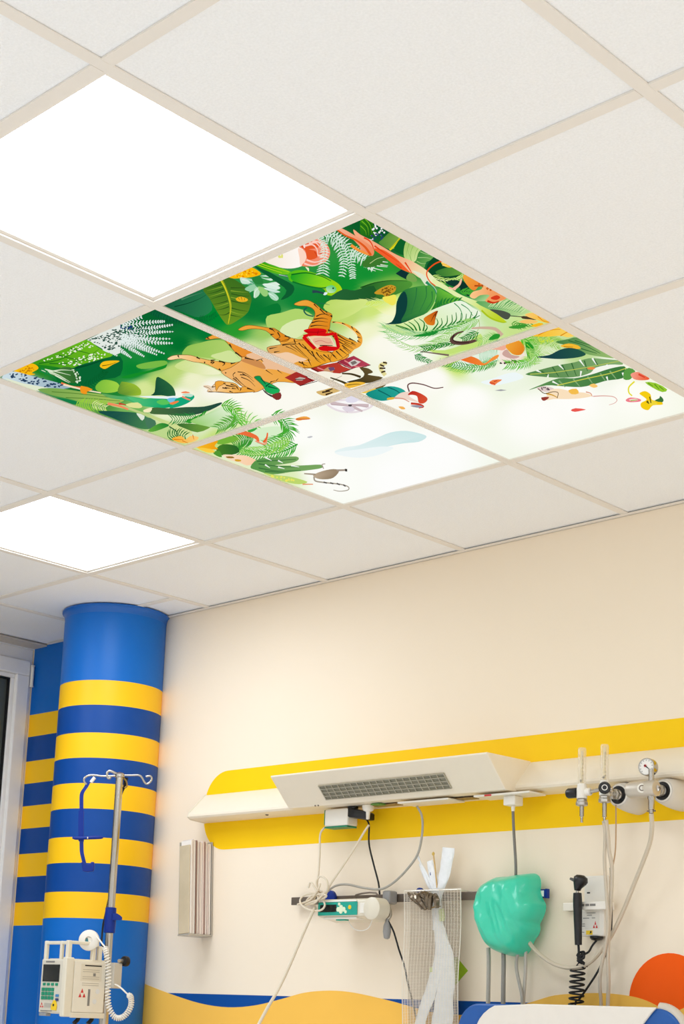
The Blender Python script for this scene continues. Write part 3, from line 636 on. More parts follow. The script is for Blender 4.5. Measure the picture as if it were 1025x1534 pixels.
many('C', (30,110,25), ['330 500 500 470 640 400 740 310','420 500 560 500 720 460 840 380','500 430 620 460 780 480','600 370 700 400 850 440'], 9, 3)
dots('C', (235,240,215), '330 490 560 400 740 310 800 360 700 380 560 440', 60, 4.5, 1.8); dots('C', (240,245,225), '480 490 700 440 860 400 920 430 740 510 560 530', 70, 4.5, 1.8)
P('C', (8,100,50), '620 540 800 480 1025 440 1025 600 860 640 720 700 640 600', 3); K('C', (6,75,40), '640 540 760 510 880 470', 18, 6)
palm('C', (6,90,40), '640 720 760 680 860 610 900 560', 18, 60, 30, 6, 60, 0)
P('C', (245,190,25), '850 520 880 485 960 475 1020 480 960 510 900 545 870 540', 3); K('C', (60,70,10), '870 520 930 510 990 490', 7, 2)
P('C', (75,125,60), '480 560 540 530 620 540 670 590 680 630 650 665 580 660 500 620 430 590', 3, (40,100,40), ((500,600),(670,600)))
many('C', (215,230,200), ['350 560 450 590 560 640','380 550 480 570 600 600','400 560 500 600 600 660','420 570 520 555 620 560','470 600 540 640 590 665'], 12, 3)
dots('C', (220,235,210), '600 530 680 590 690 640 650 670 640 600', 26, 6)
many('C', (25,130,60), ['330 560 430 600 480 640','350 540 400 570 460 620','400 560 380 610'], 18, 4)
P('C', (245,185,15), '115 570 180 530 260 500 310 515 325 545 270 580 300 590 250 600 180 580', 3); dots('C', (200,120,10), '150 570 260 510 300 540 240 590', 26, 6)
P('C', (205,222,228), '15 620 60 580 130 570 250 600 360 630 480 660 560 690 600 705 480 720 320 700 180 670 70 650', 3, (150,175,190), ((60,600),(560,700)))
dots('C', (40,65,95), '50 600 130 575 300 610 480 660 560 695 400 705 180 660', 60, 6.5, 1.7)
P('C', (225,232,205), '30 620 200 670 420 710 440 740 300 730 150 680', 2)
P('C', (120,165,80), '320 720 480 710 700 740 1025 790 1025 830 800 850 600 800 440 770', 3, (165,195,90), ((400,740),(1000,820)))
many('C', (85,130,50), ['440 740 700 760 1025 800','560 790 800 800 1025 820'], 7, 5); P('C', (20,125,70), '460 790 560 800 680 830 640 850 560 830', 2)
palm('C', (150,205,60), '640 860 760 850 900 860', 14, 70, 60, 9, 60, 0); palm('C', (225,235,170), '780 840 840 860 900 880', 8, 50, 40, 6, 50, 0)
K('C', (238,120,70), '520 665 620 700 720 710', 14, 22); K('C', (240,225,190), '540 680 700 720 860 750', 16, 10); P('C', (240,150,30), '690 690 790 720 740 740 740 760 690 750', 2)
P('D', (120,185,60), '130 240 180 190 240 185 310 205 335 240 320 280 230 295 150 280', 3, (160,210,70), ((150,230),(300,260)))
P('D', (90,140,50), '320 290 345 210 370 200 460 220 510 260 520 290 505 315 400 315', 3, (150,185,50), ((340,260),(420,220)))
P('D', (20,140,40), '350 160 460 130 600 100 720 50 740 30 730 80 640 110 520 140 420 170', 3)
P('D', (120,185,70), '480 60 600 30 720 20 740 50 640 80 520 90', 3)
P('D', (18,72,52), '605 315 635 285 650 165 700 175 760 215 800 260 812 320 760 325 690 315', 3, (40,100,60), ((620,300),(760,260)))
P('D', (25,80,70), '150 450 380 455 500 470 620 530 640 570 600 600 520 600 400 560 280 510', 3, (70,130,80), ((300,480),(560,580)))
P('D', (70,120,90), '560 500 640 530 640 580 590 600 560 560', 2)
P('D', (100,165,90), '180 300 320 320 460 330 560 350 600 400 520 400 400 360 260 340', 3, (50,180,120), ((200,310),(560,370)))
P('D', (15,165,105), '400 330 520 345 640 335 780 330 840 345 860 380 800 410 700 425 600 415 520 400', 3, (80,190,120), ((700,400),(500,350)))
P('D', (90,195,90), '650 370 700 350 760 365 750 390 690 395', 3); P('D', (235,242,242), '500 325 620 320 720 325 820 320 850 350 800 360 740 345 620 340', 3)
P('D', (110,190,225), '740 345 800 335 840 345 800 365 770 380', 2)
P('D', (20,165,120), '810 350 860 330 920 320 960 310 975 330 950 360 900 390 830 415 760 425 800 390', 3)
P('D', (240,130,70), '760 380 830 362 840 370 790 395', 2); P('D', (242,140,95), '860 290 900 280 940 295 880 298', 2); K('D', (240,140,110), '870 325 910 345 940 355', 16, 10); P('D', (190,225,205), '870 305 930 300 965 315 940 330 890 320', 2)
P('D', (70,105,60), '600 470 620 420 760 425 900 415 1060 410 1200 375 1190 400 1060 460 900 490 740 480', 3, (30,72,62), ((680,440),(1100,420)))
P('D', (245,235,190), '540 440 610 420 600 455 550 460', 2); P('D', (225,225,150), '390 390 490 375 530 410 500 425 420 415', 2)
P('D', (185,205,130), '230 380 360 395 480 440 600 480 760 540 900 590 960 640 880 660 800 600 680 540 560 490 420 440 280 410', 3, (215,225,150), ((500,450),(900,620)))
K('D', (240,140,95), '235 385 330 405 410 435', 22, 14); K('D', (195,60,40), '330 385 390 395', 18, 6); P('D', (225,232,215), '480 465 550 490 530 530 500 500', 2)
P('D', (95,170,60), '580 615 640 570 700 550 760 570 700 600 620 625', 3, (30,130,50), ((600,610),(740,570)))
palm('D', (40,140,60), '1000 500 900 510 780 520', 12, 60, 60, 8, 50, 0); palm('D', (40,150,40), '900 545 980 520 1060 480', 10, 40, 50, 12, 30, 0, (60,160,50), 8)
P('D', (60,110,50), '820 560 940 555 1100 575 1090 600 1000 630 900 600', 2, (110,160,60), ((850,570),(1050,590)))
palm('D', (25,110,40), '740 670 820 640 900 660', 9, 60, 50, 10, 60, 0); K('D', (20,90,45), '760 580 820 620 830 660', 10, 6)
P('D', (245,175,50), '780 685 860 660 900 690 940 660 1010 670 990 700 920 720 860 720', 3, (250,205,120), ((800,690),(980,680))); many('D', (220,120,20), ['800 690 880 690','870 700 920 720','960 650 970 690'], 8, 4)
palm('A', (150,205,80), '520 790 600 830 660 860', 12, 60, 60, 8, 60, 0)
P('L', (150,205,110), '20 140 120 95 220 50 300 90 320 140 240 190 120 170', 3, (225,240,210), ((60,140),(240,110)))
palm('L', (80,180,40), '210 40 270 50 310 100 310 150', 14, 60, 60, 7, 50, 0, (70,170,50), 5); palm('L', (120,200,80), '320 150 350 120 410 150 420 190', 10, 55, 50, 7, 70, 0)
palm('L', (90,165,60), '320 140 260 150 190 180', 12, 70, 50, 7, 40, 0)
# ---- bottom panel: palms, bird, open flowers, broad leaves, lemur, cloud, spoked wheel, butterflies
P('L', (215,238,200), '330 250 420 190 560 170 640 200 620 260 500 310 380 330', 3)
palm('L', (70,170,50), '520 100 580 120 620 170 620 210 570 260 480 300', 26, 62, 70, 8, 55, 0, (40,160,50), 7)
palm('L', (60,170,50), '680 280 600 320 500 345 400 350 320 330', 24, 70, 60, 8, 40, 0, (50,160,40), 9)
palm('L', (150,210,90), '640 250 560 290 440 320 330 310', 24, 70, 50, 6, 35, 0)
palm('L', (60,150,50), '410 250 350 250 280 280', 14, 70, 60, 9, 60, 0); P('L', (60,170,70), '370 200 420 165 430 185 400 205', 2)
P('L', (70,125,40), '180 310 220 280 300 290 320 330 240 350 200 340', 3, (40,100,40), ((200,320),(310,310))); P('L', (120,180,60), '180 250 280 230 320 250 250 275 190 280', 2); P('L', (80,150,50), '160 330 200 320 215 360 180 350', 2)
P('L', (245,185,40), '30 292 120 265 190 260 170 290 190 310 120 310', 3, (240,160,20), ((60,290),(180,280))); P('L', (250,205,70), '60 300 150 310 170 330 120 330', 2)
K('L', (235,110,60), '230 225 330 210 420 235 440 265', 8, 14, 4, 28); K('L', (240,150,120), '420 260 480 280 490 240', 8, 10); K('L', (235,100,50), '495 210 490 240 470 270', 8, 14)
P('L', (248,220,190), '220 345 290 345 360 350 420 375 430 395 370 410 320 390 260 375', 3, (250,205,165), ((240,360),(420,390))); P('L', (150,110,40), '240 355 280 355 290 365 250 365', 2); P('L', (215,160,50), '295 372 330 375 330 385 300 385', 2)
P('L', (90,150,75), '390 420 440 370 560 360 670 355 685 375 640 395 540 410 700 410 820 405 830 425 740 440 640 450 520 465 430 440', 3, (120,165,95), ((450,380),(700,430)))
many('L', (60,115,60), ['430 385 540 380 670 372','440 400 560 415 690 420','440 425 560 445 700 440','480 445 600 455'], 7, 4); many('L', (240,245,235), ['480 360 520 380','560 380 590 395','480 405 510 425','560 420 600 430','640 410 690 420'], 10, 3)
P('L', (190,215,110), '470 455 560 470 640 480 740 510 690 525 600 510 520 480', 3); dots('L', (235,230,100), '500 470 600 480 680 510 580 505', 16, 7); K('L', (230,150,110), '710 525 775 525', 8, 6)
P('L', (190,170,145), '775 470 830 445 900 432 935 445 900 485 850 495 800 490', 3, (150,130,105), ((800,450),(860,490))); K('L', (160,145,130), '920 440 985 438', 12, 10); P('L', (60,55,50), '970 430 985 432 985 448 972 446', 0)
K('L', (165,150,135), '840 430 830 405 850 400', 6, 5); K('L', (160,145,125), '720 460 790 465', 7, 10); K('L', (165,155,140), '780 480 790 505 850 515 940 525 990 540 990 560 940 568 900 560', 10, 4)
many('L', (90,85,80), ['840 512 860 518','880 516 900 522','920 520 940 528','960 528 975 538'], 9, 8)
P('M', (205,232,232), '260 555 330 525 420 510 520 470 620 430 720 420 820 440 850 460 800 490 700 500 600 520 480 560 380 570', 3, (230,243,243), ((650,450),(400,560)))
P('M', (240,248,248), '260 560 400 540 560 520 640 530 520 580 380 590', 3)
P('K', (238,247,247), '-250 400 -180 380 -100 350 -30 340 20 370 -60 400 -170 420', 3)
# spoked wheel
P('M', (232,222,226), '205 245 280 222 400 215 490 235 510 260 460 290 370 308 270 292', 3); P('M', (250,248,248), '225 248 290 232 400 226 475 242 490 262 450 282 370 296 285 284', 3)
many('M', (205,185,188), ['235 240 300 250 360 258','480 260 420 255 360 258','360 258 340 300','360 258 440 295'], 22, 12); many('M', (190,165,170), ['240 252 350 262','370 250 470 270'], 6, 4); P('M', (226,222,236), '330 220 370 190 420 205 400 235 350 240', 3); P('M', (80,70,75), '350 252 372 252 368 264 352 263', 2); P('M', (150,150,155), '318 205 350 185 360 195 330 212', 0)
P('M', (225,215,225), '310 270 370 265 390 290 340 298', 3)
for fr, p in (('M', '10 345 40 332 60 330 105 345 60 350 30 355'), ('L', '665 125 700 112 735 110 760 125 700 132')): P(fr, (240,165,70), p, 2)
K('M', (200,80,50), '15 345 50 345 100 345', 7, 4); P('M', (195,195,200), '85 460 110 452 122 458 100 466', 2)
# ---- right panel: teal coat monkey, macaw pair, butterflies, broad leaves, yellow flower
P('M', (235,200,80), '410 170 480 140 530 150 510 170 450 180', 2); P('M', (110,95,50), '520 145 570 110 610 105 580 135 545 155', 2)
P('M', (20,140,128), '460 185 540 150 620 135 690 150 720 180 680 205 600 225 540 225', 3, (40,165,150), ((500,190),(680,160))); many('M', (15,100,95), ['600 140 660 165 700 200','540 160 600 190 640 215'], 8, 4)
P('M', (240,215,200), '680 180 730 170 760 180 740 200 800 235 760 230 700 215 640 215', 3); P('M', (215,80,50), '730 190 760 165 810 180 850 205 855 225 830 245 800 240 790 200 760 190', 3, (190,45,35), ((820,230),(750,170)))
K('M', (200,60,40), '750 245 800 250 830 265 800 272', 14, 10); P('M', (150,150,165), '745 260 790 255 830 265 790 272', 2); K('M', (110,70,70), '740 170 730 130 760 115 830 125 900 148 958 142', 9, 6); K('M', (215,150,130), '640 210 700 215 740 235', 9, 5); P('M', (225,180,60), '600 210 640 205 640 218 600 222', 2)
P('M', (245,180,90), '670 265 700 265 715 280 690 282', 2)
P('J', (240,130,70), '530 550 560 525 640 522 600 550 570 570', 2); many('J', (205,60,40), ['535 550 570 555 580 570','570 540 600 530'], 10, 5); P('J', (160,160,165), '575 615 630 605 680 612 630 620', 0)
P('J', (230,242,225), '200 410 300 350 480 290 640 250 640 340 500 400 340 440', 3)
palm('J', (60,150,60), '600 360 500 400 380 420 250 400 130 380', 24, 60, 50, 9, 45, 0, (60,160,60), 7); palm('J', (120,195,90), '580 350 470 400 330 440 190 420', 22, 60, 40, 6, 40, 0); palm('J', (160,210,170), '440 320 520 310 600 310', 14, 80, 70, 6, 80, 0)
P('J', (235,110,40), '270 345 320 320 380 325 440 350 490 385 560 330 610 310 600 340 540 370 490 400 420 395 330 370', 3, (245,150,60), ((320,350),(580,330)))
P('J', (245,225,215), '620 280 680 260 700 300 780 330 830 290 820 360 740 390 640 385', 3); P('J', (238,175,150), '500 262 580 240 660 205 690 215 660 270 580 268', 3)
P('J', (205,165,155), '640 300 680 265 720 310 790 325 740 345 670 330', 3); P('J', (240,165,55), '670 240 700 195 760 185 820 215 835 260 800 310 740 310 700 280', 3, (225,130,30), ((700,220),(810,290)))
many('J', (55,40,45), ['655 385 690 375 720 385','720 360 760 365','740 380 765 370','620 380 640 385'], 16, 8)
palm('J', (90,190,40), '800 160 870 200 915 270 890 350 800 390 680 395', 36, 70, 60, 9, 50, 0, (60,160,40), 7); palm('J', (190,225,130), '830 180 900 230 910 320 860 370', 20, 80, 80, 6, 60, 1)
P('J', (40,150,40), '840 200 900 230 910 300 870 350 850 300', 2); many('J', (150,215,70), ['850 220 900 270','850 250 900 310','855 290 890 340'], 7, 3)
P('K', (185,215,130), '80 130 150 105 250 120 220 170 130 170', 3); palm('K', (140,195,80), '60 120 140 130 240 160', 18, 60, 60, 6, 40, 0); dots('K', (205,225,60), '100 120 180 120 220 150 130 160', 40, 4)
palm('K', (200,225,160), '90 210 150 200 260 180', 16, 70, 60, 5, 40, 0); palm('K', (160,210,110), '60 290 90 240 80 190', 12, 60, 60, 6, 60, 0)
P('K', (245,190,40), '70 105 150 70 240 55 290 75 340 105 300 120 250 110 180 115 110 115', 3, (250,210,100), ((100,90),(300,110))); many('K', (220,140,20), ['110 105 180 75 250 70','250 110 300 85 330 100'], 7, 3)
P('K', (75,130,70), '220 150 300 130 350 120 420 150 520 210 600 250 500 240 400 220 330 180', 3, (150,185,110), ((260,150),(540,230))); many('K', (50,105,55), ['300 140 400 170 500 220','340 140 440 170','380 190 480 220'], 7, 3)
P('K', (245,185,50), '250 175 300 158 360 170 375 190 320 190', 3); K('K', (150,100,10), '270 178 330 180', 4, 2)
P('K', (22,62,72), '100 242 180 230 240 200 300 185 360 195 410 225 360 245 250 255 160 250', 3, (35,85,70), ((150,240),(380,220)))
LG = (85,135,75)
P('K', LG, '30 350 130 320 230 295 340 275 430 250 520 255 620 265 640 290 560 290 470 310 440 340 360 365 250 372 130 365', 3, (130,170,110), ((100,340),(560,270)))
many('K', (55,105,55), ['130 330 170 355','200 305 240 365','260 290 300 365','320 280 350 360','400 265 420 330','460 255 490 300'], 8, 4); K('K', (190,200,90), '60 350 200 340 400 310 620 268', 5, 4); many('K', (245,248,240), ['240 290 270 320','370 260 400 300','450 250 475 290','100 325 130 340','170 370 175 350','380 330 375 370','540 290 550 310'], 12, 3)
P('K', (95,145,85), '50 450 130 415 240 375 340 375 450 350 560 315 650 300 655 330 640 375 540 390 470 410 380 430 260 425 160 420', 3, (60,120,60), ((100,430),(620,330)))
many('K', (130,170,115), ['240 390 280 430','330 380 370 425','420 365 450 405','500 345 530 390','560 330 600 380'], 10, 5); K('K', (200,205,80), '230 420 400 380 560 345 665 312', 6, 5); many('K', (245,248,240), ['540 365 550 395','200 395 240 415','640 340 650 375'], 12, 3)
P('K', (90,155,70), '645 380 650 330 680 310 720 330 700 370 680 385', 2)
P('K', (225,205,200), '100 435 150 425 210 440 180 460 130 455', 3); dots('K', (90,75,80), '120 435 180 430 200 445 140 452', 14, 4); P('K', (250,225,190), '180 455 240 440 330 460 400 465 450 485 380 500 300 505 210 505 160 510', 3)
P('K', (150,60,50), '130 495 180 492 160 512 140 515', 2); K('K', (210,160,60), '160 470 200 480 230 495', 10, 5); K('K', (100,75,40), '110 440 150 470 200 460 235 465 230 500', 5, 4); P('K', (245,190,80), '300 450 350 440 365 470 320 475', 2); P('K', (240,140,70), '415 315 440 305 470 310 450 322', 2)
K('K', (220,150,120), '410 460 440 470 450 490', 7, 4); K('K', (220,160,150), '455 488 520 485 580 490 605 510 590 530 555 542', 6, 3); P('K', (250,200,110), '430 420 460 408 485 425 460 435', 2)
P('K', (235,90,80), '315 575 345 562 410 570 380 578 340 585', 2)
P('K', (245,160,140), '690 350 730 335 770 350 810 380 760 388 710 380', 3, (235,90,50), ((700,350),(800,380))); K('K', (220,70,50), '740 350 780 370', 12, 8)
K('K', (230,220,50), '715 395 680 430 680 465 700 485', 10, 8); P('K', (150,200,50), '780 400 850 405 920 445 890 462 830 435', 2); many('K', (90,150,30), ['800 405 830 425','840 412 870 445','870 425 900 450'], 7, 4)
P('K', (245,205,20), '745 470 780 455 815 475 825 510 880 520 890 540 830 545 800 575 760 560 755 530 790 510 770 490', 3); P('K', (240,215,60), '790 520 830 515 860 535 820 545', 2)
many('K', (90,85,20), ['790 520 800 530','810 490 818 530','795 515 805 535'], 8, 6); P('K', (60,115,60), '840 515 870 500 875 485 895 505 890 525', 2)
P('K', (240,130,140), '660 510 690 495 750 505 750 520 700 525 670 522', 3); P('K', (250,220,215), '680 508 720 502 735 512 700 518', 2); K('K', (150,190,60), '690 515 730 510', 6, 5)

# ---- cut the shapes along the panels and build one print for each
art_m = emis('backlit print', (1, 1, 1, 1), 1.0, 'Col'); art_m.cycles.emission_sampling = 'NONE'
NL = LAY[0]+2
def clip(poly, cols, bx):
    x0, x1, y0, y1 = bx
    for ax, lim, sg in ((0, x0, 1), (0, x1, -1), (1, y0, 1), (1, y1, -1)):
        out, oc = [], []
        n = len(poly)
        for i in range(n):
            a, b = poly[i-1], poly[i]; ca, cb = cols[i-1], cols[i]
            ia, ib = (a[ax]-lim)*sg >= 0, (b[ax]-lim)*sg >= 0
            if ia != ib:
                k = (lim-a[ax])/(b[ax]-a[ax]); out.append((a[0]+(b[0]-a[0])*k, a[1]+(b[1]-a[1])*k)); oc.append(tuple(u+(v-u)*k for u, v in zip(ca, cb)))
            if ib: out.append(b); oc.append(cb)
        poly, cols = out, oc
        if len(poly) < 3: return [], []
    return poly, cols
def inv_px(x, y):
    d = Vector((x, y, CZ))-CAM; z = d.dot(fwd); return PCX+FPX*d.dot(rgt)/z, PCY-FPX*d.dot(upv)/z
plab = {(0, 0): 'backlit ceiling panel printed with parrot, rose, banana leaf and tiger hindquarters', (0, 1): 'backlit ceiling panel printed with tiger head, white ferns and parrot tail',
        (1, 0): 'mostly white backlit ceiling panel printed with macaw, banana leaves and yellow flower', (1, 1): 'mostly white backlit ceiling panel printed with pale clouds and a lemur'}
for (i, j) in MURAL:
    x0, x1, y0, y1 = cell(i, j); bx = (x0+.006, x1-.006, y0+.006, y1-.006)
    vs_, fs_, cs_ = [], [], []
    NG = 56
    for a in range(NG+1):
        for b in range(NG+1):
            x, y = bx[0]+(bx[1]-bx[0])*a/NG, bx[2]+(bx[3]-bx[2])*b/NG
            vs_.append((x, y, ZP)); cs_.append(ground(*inv_px(x, y)))
    for a in range(NG):
        for b in range(NG):
            q = a*(NG+1)+b; fs_.append((q, q+1, q+NG+2, q+NG+1))
    for pts, cols, lay in SHEETS:
        pp, cc = clip(pts, cols, bx)
        if len(pp) < 3: continue
        z = ZP-.0016*lay/NL-.0001; n0 = len(vs_)
        vs_ += [(p[0], p[1], z) for p in pp]; cs_ += cc
        if len(pp) == 3: fs_.append((n0, n0+1, n0+2))
        else:
            for t3 in tessellate_polygon([[Vector((p[0], p[1], 0)) for p in pp]]):
                if len(set(t3)) == 3: fs_.append(tuple(n0+k for k in t3))
    t = thing('picture_panel', ((x0+x1)/2, (y0+y1)/2, CZ), plab[(i, j)], 'ceiling panel', 'four backlit panels of the jungle picture')
    org = ORG[t]
    me = bpy.data.meshes.new('print'); me.from_pydata([Vector(v)-org for v in vs_], [], fs_)
    ca = me.color_attributes.new('Col', 'FLOAT_COLOR', 'POINT')
    flat = []
    for c in cs_: flat += [L(max(0, c[0])), L(max(0, c[1])), L(max(0, c[2])), 1]
    ca.data.foreach_set('color', flat); me.materials.append(art_m); me.update()
    o = bpy.data.objects.new('print', me); COL.objects.link(o); o.parent = t; ORG[o] = org
    MB().box((bx[0], bx[2], ZP+.0005), (bx[1], bx[3], ZP+.02)).build('light_box', white_pl, t, False)
# ================================================================== bed head unit on the wall
def prof_x(mb, prof, x0, x1):                 # a profile (depth from wall, z) run along the wall
    return mb.prism([(x0, YW-d, z) for d, z in prof], (x1-x0, 0, 0))
def vec(fr_depth, *pts): return [W(x, y, fr_depth) for x, y in pts]
TX0, TX1 = -2.366, .9
unit = thing('bed_head_unit', ((TX0+TX1)/2, YW, 1.809), 'long beige bed head unit with reading light and outlets across the yellow band', 'bed head unit')
tr = [(.0005, 1.8095), (.070, 1.8145), (.079, 1.817), (.0835, 1.823), (.083, 1.830), (.078, 1.838), (.012, 1.9055), (.004, 1.909), (.0005, 1.909)]
prof_x(MB(), tr, TX0+.006, TX1).build('trunking', beige_en, unit, True, ang=25)
prof_x(MB(), [(.0005, 1.808), (.072, 1.813), (.086, 1.822), (.080, 1.840), (.012, 1.908), (.0005, 1.911)], TX0, TX0+.0055).build('end_cap', cream_pl, unit, False, .002)
LX0, LX1 = -1.8136, -.926
lampb = prof_x(MB(), [(.078, 1.8125), (.128, 1.8125), (.131, 1.817), (.2135, 1.9035), (.215, 1.909), (.010, 1.911), (.010, 1.88)], LX0, LX1).build('reading_light', beige_en, unit, False, .003)
A_, B_ = Vector((0, YW-.131, 1.817)), Vector((0, YW-.2135, 1.9035))
sl = (B_-A_).normalized(); nrm = Vector((0, -sl.z, sl.y)); nrm = nrm if nrm.y < 0 and nrm.z < 0 else -nrm
def on_face(x, y):                            # where a sight line meets the sloping face of the light
    d = ray(x, y); k = (A_-CAM).dot(nrm)/d.dot(nrm); p = CAM+d*k; return p.x, (p-A_).dot(sl)
gc = [on_face(*p) for p in ((477, 1177), (664, 1157.6), (677, 1178), (491.6, 1198.6))]
gx0, gx1 = (gc[0][0]+gc[3][0])/2, (gc[1][0]+gc[2][0])/2
gv0, gv1 = (gc[2][1]+gc[3][1])/2, (gc[0][1]+gc[1][1])/2
def fp(x, v, h): return Vector((x, 0, 0))+Vector((0, A_.y, A_.z))+sl*v+nrm*h
def fbox(mb, x0, x1, v0, v1, h0, h1):
    q = [fp(x, v, h) for h in (h0, h1) for (x, v) in ((x0, v0), (x1, v0), (x1, v1), (x0, v1))]
    return mb.add(q, [(0,3,2,1),(4,5,6,7),(0,1,5,4),(1,2,6,5),(2,3,7,6),(3,0,4,7)])
fbox(MB(), gx0, gx1, gv0, gv1, .0003, .0012).build('lamp_cover', mat('dim lamp cover', (132, 128, 108), .35, noise=.15, scale=60), lampb, False)
NC = 19
for k in range(NC+1):
    x = gx0+(gx1-gx0)*k/NC; fbox(MB(), x-.0017, x+.0017, gv0, gv1, .0012, .0042).build('louvre_fin', mat('grey louvre', (186, 178, 156), .3, .4), lampb, False)
for k in range(5):
    v = gv0+(gv1-gv0)*k/4; fbox(MB(), gx0-.001, gx1+.001, v-.0013, v+.0013, .0013, .0048).build('louvre_bar', mat('grey louvre', (186, 178, 156), .3, .4), lampb, False)
for x, y in ((472.5, 1210.5), (477, 1210)):
    p = W(x, y, .129); MB().lathe((p.x, YW-.1285, 1.8145), (0, -1, 0), [(.003, 0), (.003, .002), (.001, .003)], 10).build('screw', dark_steel, unit)
p = W(400, 1223.5, .05); MB().lathe((p.x, YW-.05, 1.8135), (0, 0, -1), [(.006, 0), (.006, .002), (.003, .004)], 12).build('screw', dark_steel, unit)
# outlet flaps hanging open under the trunking
for (xa, ya, xb, yb, d0) in ((600, 1206.5, 676, 1200, .10), (714, 1193, 798, 1188, .10)):
    a, b = W(xa, ya, d0), W(xb, yb, d0)
    R = Matrix.Rotation(math.atan2(-(b.z-a.z), b.x-a.x), 3, 'Y')
    MB().box((a.x, YW-.115, 1.8005), (b.x, YW-.035, 1.8065)).build('outlet_flap', white_pl, unit, False, .002)
p0, p1 = W(667, 1201, .06), W(712, 1196, .06)
MB().box((p0.x, YW-.075, 1.8065), (p1.x, YW-.04, 1.8095)).build('outlet_strip', mat('brown outlet strip', (150, 120, 70), .5), unit, False, .001)
p0, p1 = W(560, 1212, .06), W(598, 1209, .06)
MB().box((p0.x, YW-.075, 1.807), (p1.x, YW-.04, 1.8105)).build('outlet_strip', mat('brown outlet strip', (150, 120, 70), .5), unit, False, .001)
p0 = W(572, 1208.5, .07); MB().box((p0.x-.02, YW-.1, 1.806), (p0.x+.02, YW-.07, 1.811)).build('outlet_tab', mat('green tab', (90, 140, 60), .5), unit, False, .001)
p0 = W(733, 1196.5, .11); MB().box((p0.x-.012, YW-.1175, 1.8), (p0.x+.012, YW-.1155, 1.805)).build('outlet_label', red_m, unit, False)
# gas terminals: round housings under the trunking with dark sockets facing the room
term_m = mat('pale grey enamel', (212, 206, 196), .4)
TERM = []
for (x, y) in ((927, 1191), (993, 1185)):
    c = W(x, y, .10); TERM.append(c)
    yb, yf = YW-.0005, c.y
    b = MB().lathe((c.x, yb, c.z), (0, -1, 0), [(.043, 0), (.042, .03), (.039, .06), (.035, .085), (.0325, .097), (.0305, .1)], 32)
    t_ = b.build('gas_terminal', term_m, unit)
    MB().lathe((c.x, c.y, c.z), (0, -1, 0), [(.0285, -.002), (.0285, .0015), (.025, .003), (.025, -.001)], 32).build('white_rim', white_pl, t_)
    MB().lathe((c.x, c.y, c.z), (0, -1, 0), [(.0245, -.003), (.0245, .002), (.020, .003), (.014, .0025), (.014, -.003)], 28).build('black_ring', black_pl, t_)
    MB().lathe((c.x, c.y, c.z), (0, -1, 0), [(.0135, -.003), (.0135, .006), (.010, .010), (.003, .010)], 24).build('socket', steel, t_)

# ------------------------------------------------------------------ flowmeters plugged into the first terminal
c1 = TERM[0]
FD = .155                                      # depth of the flowmeters in front of the wall
def pt(x, y, d=FD): return W(x, y, d)
def flowmeter(cx_px, top, mid, low, label, face_knob):
    a, m_, b = pt(cx_px[0], top), pt(cx_px[1], mid), pt(cx_px[2], low)
    x, y = m_.x, m_.y
    t = thing('flowmeter', (x, y, b.z), label, 'flowmeter', 'twin oxygen flowmeters')
    zt, zm, zl = a.z, m_.z, b.z
    MB().lathe((x, y, zm+.021), (0, 0, 1), [(.0115, 0), (.0115, zt-zm-.026), (.0095, zt-zm-.022), (.002, zt-zm-.021)], 24).build('sight_tube', clear_m, t)
    MB().lathe((x, y, zm+.023), (0, 0, 1), [(.0035, 0), (.0045, (zt-zm)*.72), (.003, (zt-zm)*.74)], 12).build('taper_tube', mat('milky tube', (238, 220, 170), .3), t)
    for k in range(7):
        zz = zm+.034+k*(zt-zm-.05)/7
        MB().box((x+.004, y-.0062, zz), (x+.0075, y-.0056, zz+.0022)).build('scale_mark', black_pl, t, False)
    MB().ball((x, y-.0055, zm+.031), .0032, 10).build('float', black_pl, t)
    MB().lathe((x, y, zm-.019), (0, 0, 1), [(.010, 0), (.0145, .002), (.0145, .030), (.0125, .038), (.0125, .042), (.009, .043)], 24).build('body', white_pl, t)
    MB().lathe((x, y, zm-.0375), (0, 0, 1), [(.0125, 0), (.0165, .002), (.0165, .010), (.0145, .012), (.0145, .018), (.010, .0185)], 6 if face_knob else 20).build('nut', steel, t, True, .0006)
    MB().lathe((x, y, zl), (0, 0, 1), [(.0035, 0), (.0042, .004), (.0035, .008), (.0042, .012), (.0035, .016), (.0062, .0165), (.0062, zm-.0375-zl+.0005), (.002, zm-.0375-zl+.0005)], 14).build('hose_barb', chrome, t)
    if face_knob:
        vd = (CAM-Vector((x, y, zm))); vd.z = 0; vd.normalize()
        k_ = MB().lathe(Vector((x, y, zm))+vd*.013, vd, [(.006, 0), (.0155, .001), (.0165, .006), (.0165, .013), (.014, .016), (.002, .016)], 24).build('knob', black_pl, t)
        q = Vector((x, y, zm))+vd*.029
        MB().lathe(q, vd, [(.008, -.0002), (.008, .0006), (.006, .0007), (.006, -.0002)], 20).build('knob_mark', label_m, k_)
    else:
        MB().lathe((x-.013, y, zm), (-1, 0, 0), [(.008, 0), (.0135, .002), (.0142, .006), (.0142, .030), (.012, .034), (.002, .034)], 24).build('knob', black_pl, t)
        MB().lathe((x+.012, y, zm), (1, 0, 0), [(.009, 0), (.0105, .004), (.0105, .016), (.007, .018)], 18).build('boss', white_pl, t)
    return Vector((x, y, zm)), zl
f1, z1l = flowmeter((871, 872, 873), 1120, 1187, 1232, 'left flowmeter with black knob turned to the side', False)
f2, z2l = flowmeter((904, 906, 908), 1115, 1182, 1233, 'right flowmeter of the pair with round black dial facing front', True)
br = thing('flowmeter_bracket', (c1.x, c1.y, c1.z), 'chrome pipe bracket joining the two flowmeters to the wall outlet', 'bracket')
